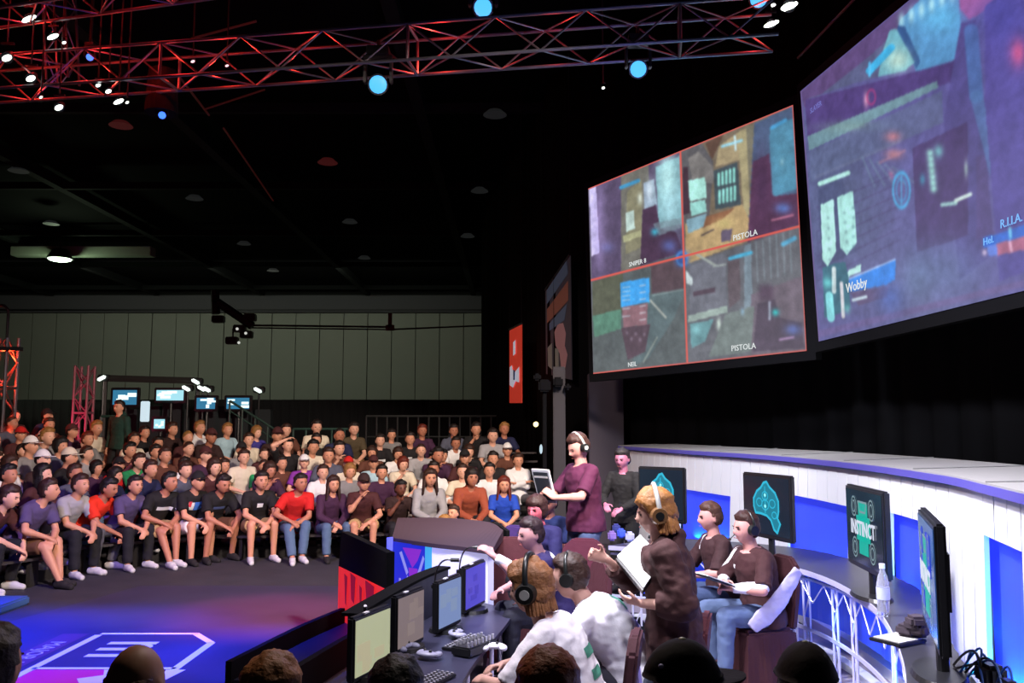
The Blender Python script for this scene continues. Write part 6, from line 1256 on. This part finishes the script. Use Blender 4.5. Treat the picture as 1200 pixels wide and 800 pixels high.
sprint(r2p, m2['shirt'], f.p2+V((.10, 0, .05)), (-.6, -.8, 0), .025, .16, Mws, 'chest_stripe', shape=1.6); sprint(r2p, m2['shirt'], f.sh[1]+V((0, 0, -.04)), (-1, 0, 0), .02, .16, Mws, 'sleeve_stripe'); sprint(r2p, m2['shirt'], f.p2+V((.03, 0, -.02)), (-.2, -1, 0), .03, .03, Mws, 'chest_mark')
for k in (1, -1): bm = bmesh.new(); capsule(bm, f.el[k].lerp(f.sh[k], .1), .052, f.el[k].lerp(f.hand[k], .93), .040, 'r', 'f'); link('undersleeve', remesh(bm, .011, 2, .006, 3), cloth(WHITE), r2p)
gp = P(838, 678, y=6.95); r = empty('paper_sheet', gp, .4); bm = bmesh.new(); box(bm, (0, 0, 0), (.26, .17, .006), Matrix.Rotation(.35, 3, 'Y')); done('sheet', bm, mat('paper_white', (.8, .8, .8)), r); bm = bmesh.new(); box(bm, (0, 0, -.012), (.27, .18, .012), Matrix.Rotation(.35, 3, 'Y')); done('folder', bm, M_plast, r); tag(r, 'white paper on the lap of the seated player with headset', 'paper')
ch = draped_chair((loc[0]-.07, loc[1]-.02, 0), math.atan2(1, -.32), 'maroon cloth-covered chair with white striped jacket under the headset player', '3a1018', .98)
def slab(bm, pts, t): a = [bm.verts.new(p) for p in pts]; b = [bm.verts.new(V(p)+V(t)) for p in pts]; bm.faces.new(a); bm.faces.new(b[::-1]); [bm.faces.new((a[i], b[i], b[(i+1) % len(a)], a[(i+1) % len(a)])) for i in range(len(a))]
bm = bmesh.new()
loft(bm, [(V((-.255, y_, z_)), V((0, .75, .66)), V((1, 0, 0)), w_, .016) for y_, z_, w_ in ((-.25, .90, .05), (-.17, .80, .07), (-.05, .66, .08), (.08, .55, .09), (.20, .47, .06))], 14)
o = link('striped_jacket', remesh(bm, .010, 1, .008, 7), cloth('b9b4d4'), ch)
# left team: near player with big headphones
f = Fig(lean=30, head=(-6, 8), hands={-1: (-.08, .50, .64), 1: (.14, .46, .66)}, elbow={-1: (-1, -.3, -.5), 1: (1, -.3, -.6)}, girth=1.02)
for k in (-1, 1): f.hcfg[k] = dict(curl=.9)
face = (-1, .22); loc, dz = place_by_head(f, 622, 690, 4.6, face, 1.02)
p1, pm1 = person(f, (loc[0], loc[1], dz), face, 1.02, cc('cfa294', WHITE, '3a3444', '7a4a28'), None, 'near player in white T-shirt with large black headphones leaning to the monitors', sleeve=.98, voxel=.008, e=.022, wr=.010, seed=12)
hm_ = hair_mesh('mop', 9.4, thick=.022, rough=.012); o = link('hair', hm_, hairm('8a5a34'), p1); o.matrix_local = f.HM
headphones(p1, f.HM, M_hpk, M_hpk, False, M_hpg, k=1.24)
Mg = mat('print_green', (.06, .25, .18), .7)
sprint(p1, pm1['shirt'], f.p1+V((-.03, 0, .12)), (0, 1, -.5), .14, .05, Mg, 'back_lettering'); sprint(p1, pm1['shirt'], f.p1+V((-.05, 0, .0)), (0, 1, -.5), .10, .05, Mg, 'back_lettering')
draped_chair((loc[0]-.04, loc[1]-.02, 0), math.atan2(1, .22)-.0, 'maroon chair with violet jacket behind the near white-shirted player', '3c1420', 1.02, 'a294c8')
# second white shirt, dark hair
f = Fig(lean=44, head=(-4, 10), hands={-1: (-.06, .56, .60), 1: (.16, .52, .60)}, girth=1.05, elbow={-1: (-1, -.2, -.6), 1: (1, -.2, -.6)})
for k in (-1, 1): f.hcfg[k] = dict(curl=.9)
face = (-1, .30); loc, dz = place_by_head(f, 668, 676, 5.3, face, 1.04)
p2, pm2 = person(f, (loc[0], loc[1], dz), face, 1.04, cc('c99a8c', WHITE, '2c2836', '2e160c'), 'short', 'second player in white shirt bent forward, with dark hair and back lettering', sleeve=.98, e=.022, wr=.010, seed=17, headset=(M_hpk, M_hpk))
sprint(p2, pm2['shirt'], f.p2+V((.04, 0, .0)), (0, 1, -1), .05, .13, Mg, 'back_lettering'); sprint(p2, pm2['shirt'], f.p1+V((.0, 0, .06)), (0, 1, -.8), .20, .04, mat('print_violet', (.16, .12, .45), .7), 'back_stripe', shape=.6)
draped_chair((loc[0]+.10, loc[1]-.05, 0), math.atan2(1, .30), 'dark maroon chair behind the second white-shirted player', '4a1622', .98)
# third and fourth, navy shirts
f = Fig(lean=24, head=(10, 6), hands={-1: (-.18, .58, .98), 1: (.10, .46, .66)}, elbow={-1: (-.7, .1, -1), 1: (1, -.3, -.6)})
face = (-1, -.25); loc, dz = place_by_head(f, 622, 626, 7.0, face, 1.0)
p3, pm3 = person(f, (loc[0], loc[1], dz), face, 1.0, cc('c08c8c', '20144a', '181828', '2a1418'), 'short', 'dark-haired player in navy shirt with white shoulder band reaching out one arm', sleeve=.95, seed=21)
sprint(p3, pm3['shirt'], f.p2+V((.0, 0, .03)), (0, .7, -1), .30, .06, Mws, 'shoulder_band'); bm = bmesh.new(); capsule(bm, f.el[-1].lerp(f.sh[-1], .2), .052, f.el[-1].lerp(f.hand[-1], .9), .040, 'r', 'f'); link('undersleeve', remesh(bm, .011, 2, .005, 3), cloth(WHITE), p3)
draped_chair((loc[0]+.08, loc[1]+.0, 0), math.atan2(1, -.25), 'maroon chair under the player in navy shirt with white shoulder band', '4a1c28', .98)
draped_chair((P(604, 631, y=7.9).x, 7.9, 0), math.pi+.1, 'empty dark maroon chair with round back by the lit end wall', '4a1c26', 1.02)
draped_chair((P(681, 640, y=7.3).x, 7.55, 0), 2.9, 'maroon chair with round back before the jeans of the tall man', '571c30', 1.05)
f = Fig(lean=18, head=(0, 6), hands={-1: (-.08, .42, .66), 1: (.08, .42, .66)})
face = (-.55, -.85); loc, dz = place_by_head(f, 629, 597, 8.3, face, 1.0)
p4, pm4 = person(f, (loc[0], loc[1], dz), face, 1.0, cc('c06070', '1c1850', '141420', '2c100c'), 'mop', 'player in navy top facing forward beside the tall standing man', seed=25, sleeve=.9)  # red light on the face put into the skin colour
f = Fig(lean=14, head=(0, 4), hands={-1: (-.08, .40, .66), 1: (.08, .40, .66)})
face = (-.4, -.9); loc, dz = place_by_head(f, 643, 589, 9.6, face, .98)
p5, pm5 = person(f, (loc[0], loc[1], dz), face, .98, cc('b07060', '1c2a60', '141420', '301810'), 'short', 'person in blue top half hidden behind the tall standing man', seed=29, sleeve=.9)
# violet jacket draped over a chair
ch = draped_chair((P(583, 625, y=8.9).x, 8.9, 0), math.pi-.7, 'chair with a shiny violet jacket and white piping behind the lit end wall', '3a2468', 1.02)
bm = bmesh.new(); tube(bm, [(-.20+.40*t, -.285, .98-.30*t*t) for t in [i/11 for i in range(12)]], .010)
done('white_piping', bm, mat('piping_white', (.75, .72, .9), .4), ch)
# person in black at the left end of the right stage
f = Fig(pelvis=(0, 0, .93), lean=8, head=(6, 10), hands={-1: (-.10, .30, 1.02), 1: (.12, .30, 1.06)}, feet={-1: (-.12, .03, .08), 1: (.12, 0, .08)}, knee={-1: (0, 1, 0), 1: (0, 1, 0)}, elbow={-1: (-1, -.6, -.5), 1: (1, -.6, -.5)})
face = (-.6, -.8); loc, dz = place_by_head(f, 729, 538, 10.6, face, 1.0)
pb, _ = person(f, (loc[0], loc[1], dz), face, 1.0, cc('9a5f78', '07060a', '060608', '120a0a'), 'short', 'person in black standing in the dark at the left end of the white backdrop', sleeve=1.95, seed=31)  # violet light on the face put into the skin colour
if dz > .02: bm = bmesh.new(); box(bm, (loc[0], loc[1], dz/2), (.8, .8, dz)); tag(done('low_platform', bm, M_black), 'low black platform under the person in black', 'platform')
# near spectators seen from behind at the bottom edge
NS = [(157, 803, 2.75, 'bald-topped near spectator at lower left seen from behind', 'a8785c', '20202a', '5a3a22', 'rim', None, 1.0), (317, 819, 2.75, 'near spectator with short ginger-brown hair beside the bald-topped one', 'b07c5c', '2a2028', 'a86e3c', 'short', None, 1.0), (641, 814, 2.8, 'near spectator with curly reddish hair in front of the white-shirted players', 'a87058', '181418', '94502e', 'mop', None, 1.0), (800, 810, 2.6, 'near spectator in wide black cap with a small pin', '8a5c48', '101014', '140c0a', 'short', '0d0808', 1.2), (944, 810, 2.75, 'near spectator in dark maroon-black cap with a button on top', '8a5c48', '1c1016', '140c0a', 'short', '1a0c0e', 1.0), (463, 818, 3.0, 'dark-haired near spectator mostly below the frame under the left monitors', '8a5c48', '141418', '0c0808', 'short', None, 1.0), (-12, 782, 2.9, 'near spectator at the lower left corner cut by the frame', 'a8785c', '50506a', '2a1810', 'short', None, 1.0)]
f = Fig(lean=6, head=(0, 0), hands={-1: (-.12, .34, .58), 1: (.12, .34, .58)})
nm = None
for px, py, d, lab, sk_, sh, hr, st, hat, wsc in NS:
    if nm is None: nm = {'body': f.body(.010), 'shirt': f.shirt(.75, .012), 'trousers': f.trousers(1.93), 'shoes': [f.shoe(-1), f.shoe(1)]}
    loc, dz = place_by_head(f, px, py, d, (.05, 1), 1.0)
    c_ = cc(sk_, sh, '202028', hr, hat=hat); b = dress('person', (loc[0], loc[1], dz), math.atan2(-.1, 1), 1.0, nm, f.HM, c_, st, bool(hat), lab)
    if hat:
        cp_ = [o for o in b.children if o.name.startswith('cap')][0]; bm = bmesh.new(); ball(bm, (0, -.002, .144), (.010, .010, .006), 2); done('button', bm, mat('cap_button', (.6, .6, .4), .4), cp_, smooth=True)
        if wsc > 1: cp_.matrix_local = f.HM @ Matrix.Rotation(-1.2, 4, 'Z') @ Matrix.Diagonal((1.06, 1.06, 1.0, 1)); bm = bmesh.new(); ball(bm, (.05, -.085, .09), .007, 2); done('pin', bm, mat('cap_pin', (.5, .5, .8), .3), cp_)
    bm = bmesh.new(); box(bm, (0, 0, .43), (.42, .42, .05), bevel=.02); ch = empty('folding_chair', (loc[0], loc[1], dz)); done('seat', bm, M_plast, ch); bm = bmesh.new(); box(bm, (0, -.24, .72), (.40, .03, .3), bevel=.012); done('backrest', bm, M_plast, ch)
    for sx in (-1, 1):
        bm = bmesh.new(); bar(bm, (sx*.19, -.22, 0), (sx*.19, -.24, .85), .022, n=8); done('leg', bm, M_dark, ch); bm = bmesh.new(); bar(bm, (sx*.19, .2, 0), (sx*.19, .16, .42), .022, n=8); done('leg', bm, M_dark, ch)
    tag(ch, 'black folding chair under the ' + lab, 'chair'); ch['label'] = ' '.join(('black folding chair under ' + lab).split()[:16])
# a dark object near the front of the left crowd and the blue-lit corner box
bm = bmesh.new(); box(bm, (0, 0, .05), (.5, .6, .1), bevel=.02); p = P(2, 714, z=0); tag(done('flight_case', bm, mat('case_blue', (.05, .12, .3), .4), None, (p.x-.1, p.y, 0)), 'flat blue-lit box on the floor at the left edge', 'box')
bpy.data.scenes.remove(WORK)
